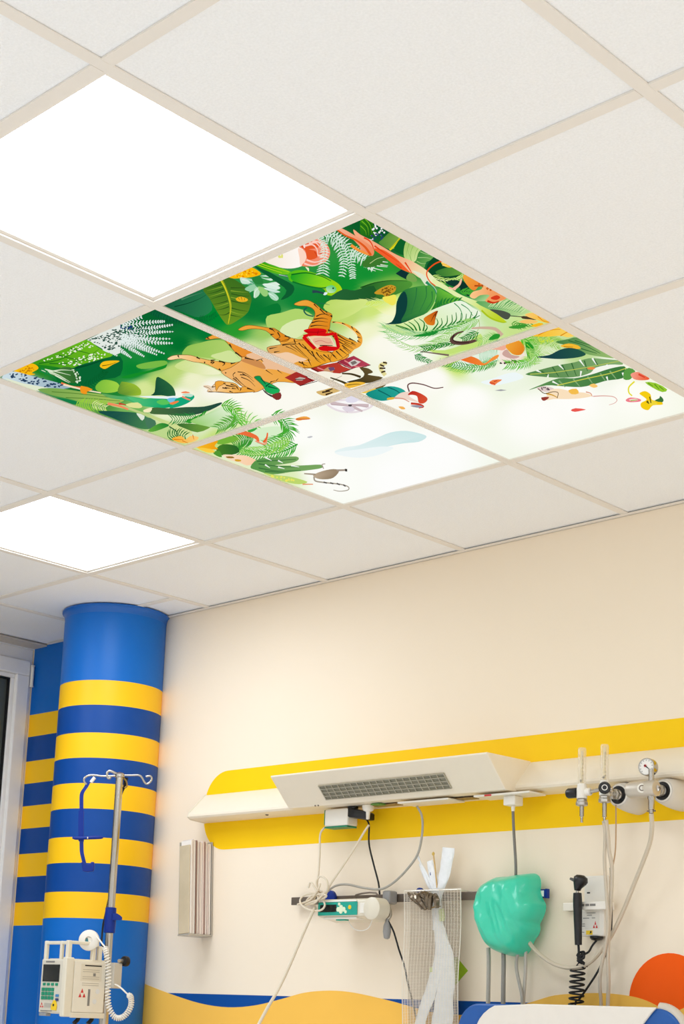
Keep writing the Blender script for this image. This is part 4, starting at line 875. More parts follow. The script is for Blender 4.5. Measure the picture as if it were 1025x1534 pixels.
MB().cyl((f1.x+.030, f1.y, f1.z), (f2.x-.0146, f2.y, f2.z), .0055).build('cross_pipe', chrome, br)
e = Vector((c1.x, c1.y-.0105, c1.z))
MB().tube([e, e+Vector((0, -.018, 0)), Vector((f2.x+.018, f2.y+.004, f2.z-.003)), Vector((f2.x+.0146, f2.y, f2.z))], .0075, 12, 4).build('elbow', chrome, br)
MB().lathe(e+Vector((0, -.001, 0)), (0, -1, 0), [(.009, 0), (.0155, .001), (.0155, .012), (.010, .014)], 6).build('hex_nut', steel, br, True, .0006)

# ------------------------------------------------------------------ suction regulator
c2 = TERM[1]
RG = .168
b0 = pt(958, 1183, RG); bl = pt(941, 1180, RG); br_ = pt(979, 1186, RG)
rg = thing('suction_regulator', (br_.x, br_.y, pt(975, 1222, RG).z), 'chrome suction regulator with round pressure gauge on the right outlet', 'regulator')
sx = br_.x; ax_ = Vector((-1, 0, .0))
MB().lathe((sx, b0.y, b0.z), (-1, 0, 0), [(.012, -.012), (.0205, -.010), (.0225, 0), (.0225, sx-bl.x-.01), (.0185, sx-bl.x-.002), (.004, sx-bl.x)], 28).build('body', mat('satin alloy', (206, 196, 180), .45, .6), rg)
vd = CAM-Vector((b0.x, b0.y, b0.z)); vd.z = 0; vd.normalize()
kb = MB().lathe(Vector((pt(962, 1181, RG).x, b0.y, b0.z))+vd*.016, vd, [(.011, 0), (.0125, .003), (.0125, .009), (.010, .011), (.002, .011)], 22).build('dial', white_pl, rg)
MB().lathe(Vector((pt(962, 1181, RG).x, b0.y, b0.z))+vd*.0268, vd, [(.008, 0), (.008, .0012), (.0055, .0012), (.0055, 0)], 20).build('dial_mark', dark_steel, kb)
st = Vector((pt(976, 1183, RG).x, b0.y, b0.z)); gz = pt(970, 1149, RG)
MB().lathe((st.x, st.y, pt(975, 1216, RG).z), (0, 0, 1), [(.0045, -.014), (.0055, -.010), (.0045, -.006), (.0065, -.004), (.0065, .004), (.0085, .006), (.0085, .030), (.0105, .034), (.0105, .05), (.0075, .052), (.0075, gz.z-pt(975, 1216, RG).z-.008), (.003, gz.z-pt(975, 1216, RG).z-.006)], 18).build('stem', chrome, rg)
MB().box((st.x-.012, st.y-.003, pt(975, 1215, RG).z-.002), (st.x+.012, st.y+.003, pt(975, 1215, RG).z+.002)).build('wing_clip', dark_steel, rg, False, .001)
gd = vd*.8+Vector((-.35, 0, 0)); gd.normalize(); gcn = Vector((gz.x, b0.y, gz.z))
g_ = MB().lathe(gcn-gd*.016, gd, [(.015, -.006), (.0225, -.003), (.0235, 0), (.0235, .022), (.0225, .0235), (.021, .0235), (.021, .021), (.003, .021)], 32).build('gauge_case', chrome, rg)
MB().lathe(gcn+gd*.0045, gd, [(.0208, 0), (.0208, .0012), (.002, .0012)], 32).build('gauge_face', label_m, g_)
gu = Vector((0, 0, 1)); gr = gu.cross(gd).normalized()
nd = (gr*.9-gu*.75).normalized(); nc = gcn+gd*.0064
MB().tube([nc-nd*.007, nc+nd*.013], lambda t: .0016*(1-t)+.0005, 6).build('needle', black_pl, g_)
MB().lathe(nc-nd*.004, gd, [(.0035, -.0005), (.0035, .0012), (.001, .0012)], 14).build('red_hub', red_m, g_)
for k in range(11):
    a = math.radians(-135+27*k); d_ = gu*math.cos(a)+gr*math.sin(a)
    MB().tube([gcn+gd*.0062+d_*.0155, gcn+gd*.0062+d_*.019], .0005, 4).build('tick', black_pl, g_)
e2 = Vector((c2.x, c2.y-.0105, c2.z))
MB().tube([e2, e2+Vector((0, -.014, 0)), Vector((sx+.011, b0.y+.003, b0.z)), Vector((sx+.009, b0.y, b0.z))], .008, 12, 4).build('inlet', chrome, rg)
MB().lathe(e2, (0, -1, 0), [(.010, 0), (.0165, .001), (.0165, .012), (.010, .014)], 8).build('inlet_nut', steel, rg, True, .0006)

# ------------------------------------------------------------------ rail on the wall
RZ0, RZ1 = 1.5105, 1.5355
ra, rb = W(437, 1351, .03).x, W(820, 1338, .03).x
rail = thing('equipment_rail', ((ra+rb)/2, YW-.026, RZ0), 'flat grey equipment rail screwed along the wall', 'rail')
MB().box((ra, YW-.032, RZ0), (rb-.006, YW-.022, RZ1)).build('bar', dark_steel, rail, False, .0012)
for k in (.06, .35, .65, .95):
    x = ra+(rb-ra)*k; MB().cyl((x, YW-.0005, 1.523), (x, YW-.0218, 1.523), .009).build('spacer', dark_steel, rail)
MB().box((rb-.006, YW-.0335, RZ0-.001), (rb+.002, YW-.0205, RZ1+.001)).build('end_cap', blue_pl, rail, False, .0015)
lb = W(800, 1339, .033).x
lb_ = MB().box((lb-.02, YW-.0332, RZ0+.001), (rb-.006, YW-.0322, RZ1-.001)).build('label_holder', blue_pl, rail, False)
MB().box((lb-.018, YW-.0337, RZ0+.004), (rb-.009, YW-.0333, RZ1-.004)).build('paper_label', label_m, lb_, False)
MB().box((lb+.006, YW-.034, 1.522), (rb-.018, YW-.0338, 1.524)).build('printed_line', grey_print, lb_, False)

# ------------------------------------------------------------------ syringe pump on the rail
q0, q1 = W(475, 1374, .12), W(537, 1366, .12)
sp = thing('syringe_pump', ((q0.x+q1.x)/2, YW-.1, 1.452), 'cream syringe pump with teal keypad clamped to the wall rail', 'pump')
ya, yb = YW-.135, YW-.045
FA = [W(480.5, 1355.5, .135), W(538.5, 1347, .135), W(533.5, 1371, .135), W(474, 1374.5, .135)]
xL, xM = (FA[0].x+FA[3].x)/2, (FA[1].x+FA[2].x)/2
zT, zB = (FA[0].z+FA[1].z)/2, (FA[2].z+FA[3].z)/2
xR = W(570, 1362, .10).x
pz = lambda y_: (y_-ya)*.0
body = MB()
prf = [(ya, zB+.004), (ya+.004, zB), (yb-.01, zB-.014), (yb, zB-.010), (yb, zT+.002), (ya+.012, zT+.010), (ya, zT+.004)]
body.prism([(xL-.004, y_, z_) for y_, z_ in prf], (xR-xL, 0, 0)); body.build('body', cream_pl, sp, True, .004, ang=30)
MB().lathe((xR-.004, ya-.004, (zT+zB)/2), (0, 1, 0), [(.030, 0), (.034, .003), (.034, .05), (.030, .053)], 32).build('drive_head', cream_pl, sp)
MB().box((xM+.012, ya-.0035, zB+.008), (xR-.02, ya-.0005, zT-.004)).build('syringe_cover', white_pl, sp, False, .0015)
kp = MB().box((xL, ya-.003, zB+.003), (xM, ya-.0003, zT)).build('keypad', teal_pl, sp, False, .0012)
wv, hv = xM-xL, zT-zB
MB().box((xL+wv*.06, ya-.0042, zB+hv*.30), (xL+wv*.48, ya-.0031, zB+hv*.82)).build('display', screen_m, kp, False, .0006)
for (u, v, s_) in ((.60, .62, .045), (.60, .34, .045), (.53, .48, .045), (.67, .48, .045), (.72, .30, .03), (.55, .85, .03), (.82, .62, .04)):
    x, z = xL+wv*u, zB+hv*v
    MB().lathe((x, ya-.003, z), (0, -1, 0), [(wv*s_, 0), (wv*s_, .0012), (wv*s_*.6, .0018)], 10).build('key', mat('ivory key', (225, 235, 200), .4) if u != .82 else yellow_lab, kp)
MB().box((xL+wv*.02, ya-.0034, zT+.001), (xM-.004, ya+.002, zT+.0055)).build('name_strip', label_m, sp, False, .0005)
MB().box((xL+wv*.40, ya+.01, zB-.012), (xL+wv*.62, ya+.03, zB-.0025)).build('foot', teal_pl, sp, False, .001)
MB().box((xL+wv*.10, ya+.006, zB-.008), (xM-.01, ya+.06, zB-.0015)).build('base_plate', white_pl, sp, False, .0015)
h0, h1, h2, h3 = W(531, 1347, .09), W(534, 1340.5, .09), W(563, 1337.5, .09), W(568, 1341, .09)
MB().tube([Vector((h0.x, h0.y, zT+.004)), h1, h2, Vector((h3.x, h3.y, zT))], .0028, 8, 3).build('carry_rod', dark_steel, sp)
ck = W(583, 1345, .055)
MB().box((ck.x-.016, YW-.07, RZ0-.008), (ck.x+.016, YW-.0325, RZ1+.008)).build('rail_clamp', grey_pl, sp, False, .006)
MB().box((xR-.01, YW-.06, RZ0-.004), (ck.x-.014, YW-.048, RZ1+.002)).build('clamp_arm', grey_pl, sp, False, .003)
kn = W(580, 1392, .075)
MB().lathe((kn.x, kn.y, kn.z-.030), (0, 0, 1), [(.004, 0), (.009, .003), (.0125, .022), (.0115, .040), (.006, .055), (.004, .062)], 18).build('clamp_knob', grey_pl, sp)
MB().tube([Vector((kn.x, kn.y, kn.z+.030)), Vector((kn.x+.004, kn.y+.01, kn.z+.045)), Vector((ck.x-.004, YW-.055, RZ0-.004))], .005, 10, 4).build('clamp_screw', steel, sp)
l0 = W(589, 1362, .07); MB().tube([Vector((ck.x+.004, YW-.06, RZ0-.006)), Vector((ck.x+.012, YW-.068, 1.483)), Vector((ck.x+.004, YW-.07, 1.46))], .004, 8, 4).build('lever', cream_pl, sp)
lp = [W(x, y, .09) for x, y in ((519, 1383), (530, 1391), (543, 1394), (553, 1389), (559, 1379))]
lp[0].z = zB-.004; lp[-1].z = zB-.002
cable('drip_line', lp, .0014, label_m, 'thin white line looping under the syringe pump', 'line')
p = W(495, 1342, .04); bc = thing('rail_clip', (p.x, p.y, RZ1), 'blue round clip on the rail behind the coiled cable', 'clip')
MB().lathe((p.x, YW-.0325, 1.529), (0, -1, 0), [(.020, 0), (.024, .002), (.024, .012), (.018, .014)], 24).build('disc', blue_pl, bc)
MB().box((p.x-.01, YW-.0325, RZ1), (p.x+.01, YW-.02, RZ1+.004)).build('hook', blue_pl, bc, False, .001)

# ------------------------------------------------------------------ plugs and cables on the left
a, b = W(485, 1217, .085), W(520, 1239, .085)
ad = thing('power_adapter', ((a.x+b.x)/2, YW-.06, b.z), 'white and green power adapter plugged in under the bed head unit', 'adapter')
MB().box((a.x+.004, YW-.085, b.z+.006), (b.x, YW-.035, 1.8095-.002)).build('case', white_pl, ad, False, .006)
MB().box((a.x+.001, YW-.083, b.z+.012), (a.x+.0045, YW-.037, 1.806)).build('side_panel', mat('green plastic', (20, 130, 90), .4), ad, False, .001)
MB().box((a.x+.004, YW-.083, b.z+.0015), (b.x-.002, YW-.037, b.z+.0065)).build('base_panel', mat('green plastic', (20, 130, 90), .4), ad, False, .001)
a, b = W(519, 1212, .075), W(553, 1229, .075)
bp = thing('black_plug', ((a.x+b.x)/2, YW-.06, b.z), 'black angled mains plug beside the white and green adapter', 'plug')
MB().loft([[Vector((x, YW-.06+dy*sy, z+dz*sz)) for dy, dz in ((-1,-1),(-.6,-1.2),(.6,-1.2),(1,-1),(1,1),(.6,1.15),(-.6,1.15),(-1,1))] for x, z, sy, sz in ((a.x, 1.797, .018, .010), (a.x+.012, 1.793, .022, .013), (a.x+.05, 1.786, .022, .013), (b.x-.012, 1.778, .017, .011), (b.x, 1.775, .010, .008))]).build('plug_body', black_pl, bp, True, ang=50)
MB().cyl((a.x+.015, YW-.06, 1.803), (a.x+.015, YW-.06, 1.8125), .017, n=20).build('plug_face', black_pl, bp)
p = W(550, 1215, .08)
wp_ = thing('round_plug', (p.x, YW-.08, 1.77), 'small round white plug with cord next to the black plug', 'plug')
MB().lathe((p.x, YW-.075, 1.812), (0, 0, -1), [(.016, 0), (.019, .003), (.019, .012), (.015, .019), (.007, .022), (.0055, .045), (.003, .046)], 20).build('plug_body', white_pl, wp_)
def cpath(d, *pts): return [W(x, y, (d if not isinstance(d, (list, tuple)) else d[0]+(d[1]-d[0])*k/(len(pts)-1))) for k, (x, y) in enumerate(pts)]
cable('adapter_cord', cpath((.07, .13), (487, 1239), (480, 1250), (479, 1280), (477, 1310), (475, 1326), (480, 1338)), .0032, beige_cab, 'cream cord falling straight from the white and green adapter')
cable('plug_cord', cpath((.08, .13), (553, 1236), (546, 1246), (530, 1273), (512, 1300), (497, 1322), (490, 1336)), .0032, beige_cab, 'cream cord slanting down from the round white plug')
cable('power_cable', cpath((.055, .05), (548, 1226), (553, 1236), (553, 1264), (560, 1295), (567, 1322), (569, 1340)), .0028, black_rub, 'black cord hanging from the black plug to the syringe pump')
cable('grey_cord', cpath((.08, .07), (625, 1208), (632, 1222), (633, 1245), (627, 1277), (612, 1300), (590, 1322), (570, 1332), (545, 1330), (520, 1325), (503, 1327), (490, 1336)), .0036, grey_cab, 'grey cord sweeping in a curve from the outlet flap to the coiled cable')
loops = []
for k in range(4*16):
    a = 2*PI*k/16; q = k/(4*16); rx = 19+7*math.sin(q*17); ry = 12+6*math.cos(q*11)
    loops.append(W(469+rx*.85*math.cos(a+q*2)+5*math.sin(q*23), 1348+ry*math.sin(a)+(-10 if int(a/(2*PI)) == 2 else 0)*abs(math.sin(a)), .145+.012*math.sin(q*29)))
loops = [W(490, 1336, .13)]+loops+[W(474, 1362, .14)]
cable('coiled_cable', loops, .0032, beige_cab, 'cream cable gathered in loops at the left end of the rail', n=8, sm=2)
MB_ = MB().tube([W(462, 1330, .15), W(466, 1322, .15), W(475, 1335, .15), W(483, 1345, .15)], .003, 8, 5)
tag(MB_.build('cable_end', beige_cab), 'short stray cable loop standing above the coiled cable', 'cable')
tag(MB().tube([W(486, 1342, .15), W(491, 1330, .15), W(489, 1318, .15), W(480, 1313, .15), W(474, 1322, .15), W(477, 1335, .15)], .003, 8, 5).build('cable_end', beige_cab), 'upright cable loop rising from the top of the coiled cable', 'cable')
low = cpath((.14, .45), (472, 1360), (466, 1372), (452, 1404), (435, 1444), (418, 1480), (402, 1508), (388, 1534), (372, 1566), (352, 1610))
low += [Vector((low[-1].x-.04, low[-1].y-.1, .55)), Vector((low[-1].x-.05, low[-1].y-.16, .1)), Vector((low[-1].x-.02, low[-1].y-.2, .006)), Vector((low[-1].x+.2, low[-1].y-.25, .006))]
cable('thick_cable', low, .0052, beige_cab, 'thick cream cable slanting down from the coil to the lower left', sm=5)
s0, s1 = W(424, 1468, .28), W(432, 1450, .27)
kb_ = cpath((.075, .03), (582, 1380), (590, 1396), (598, 1423), (606, 1447), (611, 1472), (618, 1500), (626, 1534))
cable('pump_cable', kb_, .0028, black_rub, 'black cord running from the pump clamp down behind the mesh')

# ------------------------------------------------------------------ leaflet box
lx1, lx0 = -2.316, -2.372
RT = Matrix.Rotation(math.radians(-3.6), 3, 'Y'); PV = Vector((-2.32, YW, 1.735))
lf = thing('leaflet_box', (-2.35, YW-.05, 1.41), 'narrow grey wall box holding upright pale leaflets, below the left end of the unit', 'leaflet holder')
lbm = mat('pale grey tray', (186, 178, 164), .3, .2)
D0 = .104
MB().box((lx0-.002, YW-D0, 1.418), (lx1-.004, YW-D0+.003, 1.722), RT, PV).build('front_plate', mat('glossy tray front', (214, 196, 164), .2, .1, noise=.2, scale=9), lf, False, .001)
MB().box((lx0-.004, YW-D0, 1.414), (lx0-.001, YW-.006, 1.735), RT, PV).build('side_plate', lbm, lf, False, .001)
MB().box((lx0-.004, YW-D0-.003, 1.411), (lx1+.001, YW-.003, 1.417), RT, PV).build('bottom_plate', lbm, lf, False, .002)
MB().box((lx0-.004, YW-.006, 1.412), (lx1+.002, YW-.003, 1.74), RT, PV).build('back_plate', lbm, lf, False, .001)
MB().box((lx1-.03, YW-.0032, 1.6), (lx0+.01, YW-.0003, 1.64)).build('wall_plate', lbm, lf, False, .0005)
tones = [(242,234,224),(226,214,206),(246,240,230),(150,120,104),(238,228,216),(214,196,186),(244,236,226),(232,214,204),(170,140,130),(240,230,220),(222,206,196),(246,238,228)]
near = 'pale leaflet standing in the wall box, {} from the front'
words = ['first', 'second', 'third', 'fourth', 'fifth', 'sixth', 'seventh', 'eighth', 'ninth', 'tenth', 'eleventh', 'twelfth']
for k, tn in enumerate(tones):
    y0 = YW-D0+.0045+k*.0077; w_ = .0052 if k not in (3, 8) else .004
    top = 1.741-.0007*k+random.uniform(-.003, .003)
    m = MB().box((lx0+.001, y0, 1.4178), (lx1-.002+random.uniform(-.002, .001), y0+w_, top), RT, PV)
    m.box((lx0+.001, y0+w_+.0002, 1.4178), (lx1-.005, y0+w_+.0009, top-.004), RT, PV)
    tag(m.build('leaflet', mat('leaflet paper %d' % k, tn, .7), None, False), near.format(words[k]), 'leaflet', 'leaflets in the wall box')
# ================================================================== silver mesh sheet hung from the rail
ml, mr = W(607, 1340, .075).x, W(690.5, 1336, .075).x
MZ1, MZ0 = 1.541, 1.02
my = lambda x, z: YW-.074-.003*math.sin((x-ml)*38+z*5)-.003*math.sin(z*21)
mesh = thing('mesh_sheet', ((ml+mr)/2, YW-.048, MZ0), 'clear silver wire mesh sheet hanging from the rail', 'mesh sheet')
film_m = mat('clear silvery film', (150, 124, 88), .2, .2, noise=.25, scale=40, alpha=.42)
NX, NZ = 19, 118
f = MB(); vv = []; ff = []
for a in range(NX+1):
    for b in range(31):
        x = ml+(mr-ml)*a/NX; z = MZ0+(MZ1-MZ0)*b/30; vv.append((x*.9+(ml+.002)*.1, my(x, z)+.026, z))
for a in range(NX):
    for b in range(30): q = a*31+b; ff.append((q, q+1, q+32, q+31))
f.add(vv, ff).build('film', film_m, mesh)
wire_m = mat('silver wire', (240, 232, 216), .3, .25)
wz = MB(); wx = MB()
for a in range(NX+1):
    x = ml+(mr-ml)*a/NX; wx.tube([(x, my(x, MZ0+(MZ1-MZ0)*b/30), MZ0+(MZ1-MZ0)*b/30) for b in range(31)], .0007 if 0 < a < NX else .0015, 4)
for b in range(int(NZ/2)*2+1):
    z = MZ0+(MZ1-MZ0)*b/NZ
    if b % 2 == 0 or True: wz.tube([(ml+(mr-ml)*a/NX, my(ml+(mr-ml)*a/NX, z)-.0008, z) for a in range(0, NX+1)], .00062, 4)
tag(wx.build('upright_wires', wire_m, mesh), kind='stuff'); tag(wz.build('cross_wires', wire_m, mesh), kind='stuff')
hem = MB()
for xh in (ml+.01, (ml+mr)/2-.02, mr-.012): hem.tube([(xh, YW-.021, RZ0), (xh, YW-.02, RZ1+.002), (xh, YW-.05, RZ1+.003), (xh, my(xh, MZ1)+.002, MZ1-.003)], .0015, 6)
hem.tube([(ml, my(ml, MZ1)+.002, MZ1-.003), (mr, my(mr, MZ1)+.002, MZ1-.003)], .0022, 6).build('top_hem', wire_m, mesh, False)
# crumpled dark foil at its top left corner and a blue clip
c = W(632, 1352, .07)
cr = MB(); N = 22
for k in range(9):
    a0 = W(612+k*5, 1338+2*math.sin(k), .094+.004*math.sin(k*2.3)); a1 = W(630+k*2.5+6*math.sin(k*1.7), 1356+7*math.sin(k*1.1), .098+.004*math.cos(k*1.9))
    cr.tube([a0, a0.lerp(a1, .5)+Vector((.006*math.sin(k), -.006, .004)), a1], lambda t, k=k: .0045+.004*math.sin(t*PI)+.0008*(k % 3), 6, 4)
tag(cr.build('crumpled_foil', mat('dark crumpled foil', (120, 106, 88), .18, .7, noise=.4, scale=60)), 'crumpled dark foil bunched at the top left of the mesh', 'foil')
p = W(630, 1336, .035)
tag(MB().lathe((p.x, YW-.0325, 1.536), (0, -1, 0), [(.012, 0), (.0155, .002), (.0155, .008), (.011, .010)], 20).build('rail_clip', blue_pl), 'dark blue round clip at the top edge of the mesh', 'clip')

# ------------------------------------------------------------------ bundle of wrapped catheters stuck in the mesh
plast = mat('white plastic wrapper', (244, 246, 246), .25, noise=.12, scale=60, bump=.5, bscale=60, coat=.3, alpha=.96)
def blade(pts, ws, th, n=12, d=.07):
    d = .058+(d-.06)*.4
    """a flat wrapper: centre line in the picture, half widths in pixels"""
    cl = catmull([W(x, y, d) for x, y in pts], 5); rings = []
    for i, p in enumerate(cl):
        t = i/(len(cl)-1)*(len(ws)-1); k = min(int(t), len(ws)-2); hw = (ws[k]+(ws[k+1]-ws[k])*(t-k))/420
        tg = (cl[min(i+1, len(cl)-1)]-cl[max(i-1, 0)]).normalized(); sd = tg.cross(Vector((0, 1, 0))).normalized()
        rings.append([p+sd*(hw*math.cos(a)*(1+.06*math.sin(3*a+i)))+Vector((0, th*math.sin(a)*(1+.3*math.sin(i*.9+2*a)), 0)) for a in (2*PI*q/n for q in range(n))])
    return MB().loft(rings)
bn = thing('wrapper_bundle', W(655, 1534, .07), 'bundle of white plastic wrapped tubing tucked behind the mesh', 'tubing bundle')
blade([(672, 1270), (669, 1295), (663, 1320), (657, 1340)], [10, 9.5, 8, 6], .006, d=.066).build('wrapper', plast, bn)
blade([(644, 1290), (648, 1308), (652, 1325), (655, 1342)], [4.5, 6.5, 7, 5], .005, d=.064).build('wrapper', plast, bn)
blade([(630, 1294), (636, 1310), (645, 1328), (653, 1342)], [2.4, 3, 3.6, 4], .004, d=.068).build('wrapper', plast, bn)
blade([(626, 1282), (632, 1296), (640, 1312), (650, 1334)], [1.4, 1.6, 2, 2.6], .003, d=.074).build('wrapper', plast, bn)
MB().tube([W(649.5, 1280, .066), W(652, 1300, .066), W(655, 1330, .066)], .0022, 8, 4).build('swab_stick', mat('wooden stick', (206, 170, 110), .5), bn)
MB().ball(W(649.3, 1279, .066), (.0045, .0045, .006), 10).build('swab_tip', mat('ochre tip', (214, 180, 90), .6), bn)
blade([(657, 1332), (655, 1350), (655, 1372), (657, 1392)], [8, 7, 7.5, 9], .0075, d=.062).build('sleeve', plast, bn)
blade([(656, 1385), (664, 1415), (670, 1445), (668, 1480), (664, 1515), (660, 1560)], [8, 10.5, 12, 13, 16, 18], .007, d=.0605).build('wrapper', plast, bn)
blade([(657, 1388), (658, 1430), (650, 1470), (640, 1500), (630, 1530), (624, 1556)], [6, 7, 9, 9, 8, 7], .006, d=.064).build('wrapper', plast, bn)
MB().ball(W(645.5, 1309, .064), (.003, .002, .007), 8).build('ink_mark', blue_pl, bn)
lg = mat('pale green tape', (206, 216, 150), .5)
blade([(661, 1362), (662, 1372), (662, 1380)], [4, 5, 4], .003, d=.074).build('tape', lg, bn)
blade([(646, 1449), (646, 1456)], [3, 3], .002, d=.074).build('tape', lg, bn)
tg_ = W(648, 1362, .073)
MB().tube([W(628, 1352, .073), W(640, 1361, .073), W(650, 1359, .073), W(660, 1358, .073)], .0018, 6, 4).build('tie', mat('brass wire', (150, 120, 60), .3, .8), bn)

# ------------------------------------------------------------------ green plastic bag over a box on the rail
ol = [(545,260),(580,235),(640,205),(690,205),(735,196),(790,186),(835,186),(862,213),(866,255),(864,295),(878,335),(895,370),(892,410),(876,455),(860,485),(863,512),(854,548),(832,578),(816,615),(802,645),(770,675),(730,678),(690,675),(640,660),(605,640),(582,610),(568,560),(556,500),(547,430),(540,370),(535,310)]
ol = [(580+x/3.942, 1260+y/3.942) for x, y in ol]
ce = (580+690/3.942, 1260+430/3.942)
bag = thing('plastic_bag', (W(*ce, .06).x, YW-.06, W(760, 1432, .06).z), 'crumpled sea green plastic bag hung over the right end of the rail', 'bag')
outl = catmull([Vector((x, y, 0)) for x, y in ol], 3, True)
import mathutils
def crumple(u, v):
    q = Vector((u*5.5, v*4.2, 3.3)); a = mathutils.noise.noise(q); b = mathutils.noise.noise(q*2.3+Vector((5, 1, 0)))
    c = mathutils.noise.noise(Vector((u*14+v*6, v*2.2-u*1.5, 9.1)))
    return .006*(1-2.2*abs(a))+.002*(1-2*abs(b))+.0055*(1-3*abs(c))
rad = [((q.x-ce[0]), (q.y-ce[1])) for q in outl]; NO = len(rad)
rlen = [math.hypot(*q) for q in rad]
rsm = [sum(rlen[(k+m) % NO]*math.exp(-(m/7)**2) for m in range(-16, 17))/sum(math.exp(-(m/7)**2) for m in range(-16, 17)) for k in range(NO)]
rings = []; NR = 26
for i in range(NR):                              # front skin, edge to middle
    t = i/(NR-1); s_ = 1-t; dep = .035+.085*max(0, 1-s_**4.5)**.55
    r_ = []
    for kq_, q in enumerate(outl):
        mixk = min(1, t*3.2); sc = (1+(rsm[kq_]*.98/rlen[kq_]-1)*mixk)*max(s_, .015)
        x, y = ce[0]+(q.x-ce[0])*sc, ce[1]+(q.y-ce[1])*sc
        p = W(x, y, .07); p.y = YW-dep-crumple((p.x+3)*2.2, p.z*2.2)*min(1, t*5)*.9
        if 0 < i: p.x += .3*crumple(p.z*3, p.x*3)*min(1, t*3); p.z += .3*crumple(p.x*3+4, p.z*3)*min(1, t*3)
        r_.append(p)
    rings.append(r_)
back = []
for s_ in (.5, .96):
    r_ = []
    for q in outl:
        p = W(ce[0]+(q.x-ce[0])*s_, ce[1]+(q.y-ce[1])*s_, .07); p.y = YW-.034 if s_ < .9 else YW-.0335; r_.append(p)
    back.append(r_)
MB().loft(back+rings).build('bag_skin', green_bag_m, bag, True, ang=70)
# ------------------------------------------------------------------ cables of the bagged box
def fl(pts, d): return [W(580+x/3.942, 1260+y/3.942, d) for x, y in pts]
p = W(769, 1203, .075)
pl = thing('white_plug', (p.x, YW-.075, 1.766), 'square white plug under the right flap of the bed head unit', 'plug')
MB().box((p.x-.021, YW-.095, 1.773), (p.x+.021, YW-.055, 1.8004)).build('plug_body', white_pl, pl, False, .003)
MB().cyl((p.x, YW-.075, 1.7725), (p.x, YW-.075, 1.757), .0065, .0045).build('cord_grip', white_pl, pl)
cable('grey_cord', [Vector((p.x, YW-.075, 1.76))]+cpath((.075, .06), (769, 1222), (770, 1245), (771.5, 1270), (773, 1296), (773, 1316)), .0042, mat('dark grey cable', (120, 116, 110), .4), 'grey cord dropping from the square white plug into the green bag')
def down(pts, dz=.95): return pts+[Vector((pts[-1].x, pts[-1].y, 1.08)), Vector((pts[-1].x+.01, pts[-1].y, dz))]
cable('hanging_cable', down(fl([(598, 630), (601, 700), (600, 800), (598, 900), (596, 985)], .05)), .0062, grey_cab, 'leftmost thick grey cable hanging below the green bag')
cable('hanging_cable', down(fl([(688, 660), (689, 740), (687, 850), (686, 965)], .05)), .0066, mat('mid grey cable', (140, 136, 128), .45), 'dark grey cable hanging below the middle of the green bag')
cable('hanging_cable', down(fl([(777, 650), (765, 700), (766, 760), (780, 830), (795, 900), (799, 965)], .055)), .005, grey_cab, 'pale grey cable bowing outward below the right of the green bag')
cable('hanging_cable', down(fl([(822, 540), (819, 640), (818, 760), (812, 860), (806, 965)], .045)), .005, mat('light grey cable', (186, 180, 168), .4), 'straight pale grey cable below the right edge of the green bag')

# ------------------------------------------------------------------ hoses of the gas outlets
hz = pt(975, 1222, RG)
sh = [Vector((st.x, st.y, hz.z+.004))]+[W(x, y, d) for x, y, d in ((977, 1240, .165), (974, 1262, .15), (964, 1290, .13), (950, 1325, .11), (935, 1362, .09), (918, 1398, .075), (900, 1425, .065), (880, 1444, .06), (855, 1450, .06), (830, 1444, .06), (808, 1429, .058), (793, 1412, .05), (786, 1398, .045))]
cable('suction_hose', sh, .0062, mat('milky hose', (216, 202, 178), .3, trans=.15), 'pale suction hose curving from the gauge regulator round to the green bag', 'hose')
ha = [Vector((f2.x-.003, f2.y, z2l+.006))]+cpath((.15, .05), (907, 1250), (906, 1290), (909, 1340), (911, 1390), (906, 1425), (900, 1455), (899, 1480), (901, 1507))
cable('oxygen_tube', down(ha), .0048, tube_m, 'clear oxygen tube with the wider bend below the flowmeter', 'hose')
hb = [Vector((f2.x+.004, f2.y+.002, z2l+.008))]+cpath((.15, .055), (911, 1250), (913, 1275), (917, 1300), (916, 1340), (913, 1385), (911, 1430), (912, 1470), (911, 1507))
cable('oxygen_tube', down(hb), .0055, tube_m, 'clear oxygen tube hanging nearly straight below the flowmeter', 'hose')
hc = cpath((.12, .03), (923, 1206), (923, 1240), (922, 1275), (918, 1300))
cable('thin_wire', hc, .002, mat('tan wire', (196, 160, 120), .4), 'thin tan wire hanging beside the clear oxygen tubes', 'wire')
cable('lead_wire', down(cpath((.04, .05), (915, 1300), (916, 1330), (916.5, 1370), (915, 1400), (908, 1428), (896, 1455), (880, 1480), (868, 1497), (862, 1507))), .003, black_rub, 'black lead running down behind the clear tubes to the bed', 'cable')

# ------------------------------------------------------------------ otoscope on its wall unit
def ot(x, y, d): return W(770+x/4.02, 1290+y/4.02, d)
a, b = ot(412, 88, .02), ot(553, 452, .02)
wu = thing('otoscope_wall_unit', ((a.x+b.x)/2, YW, b.z), 'white wall unit with printed label behind the black otoscope', 'wall unit')
zs = ot(480, 270, .02).z
MB().box((a.x, YW-.028, b.z), (b.x, YW-.0003, zs-.004)).build('transformer_case', white_pl, wu, False, .004)
MB().box((a.x+.001, YW-.012, zs-.004), (b.x, YW-.0003, a.z)).build('back_plate', white_pl, wu, False, .003)
h = ot(450, 191, .012); MB().box((h.x-.005, YW-.0126, h.z-.002), (h.x+.005, YW-.0119, h.z+.002)).build('slot', black_pl, wu, False)
sa, sb = ot(395, 245, .05), ot(560, 290, .05); sl_ = ot(307, 268, .02)
sf = MB().box((sa.x, YW-.05, sb.z), (sb.x, YW-.0125, sa.z)).build('holder', white_pl, wu, False, .002)
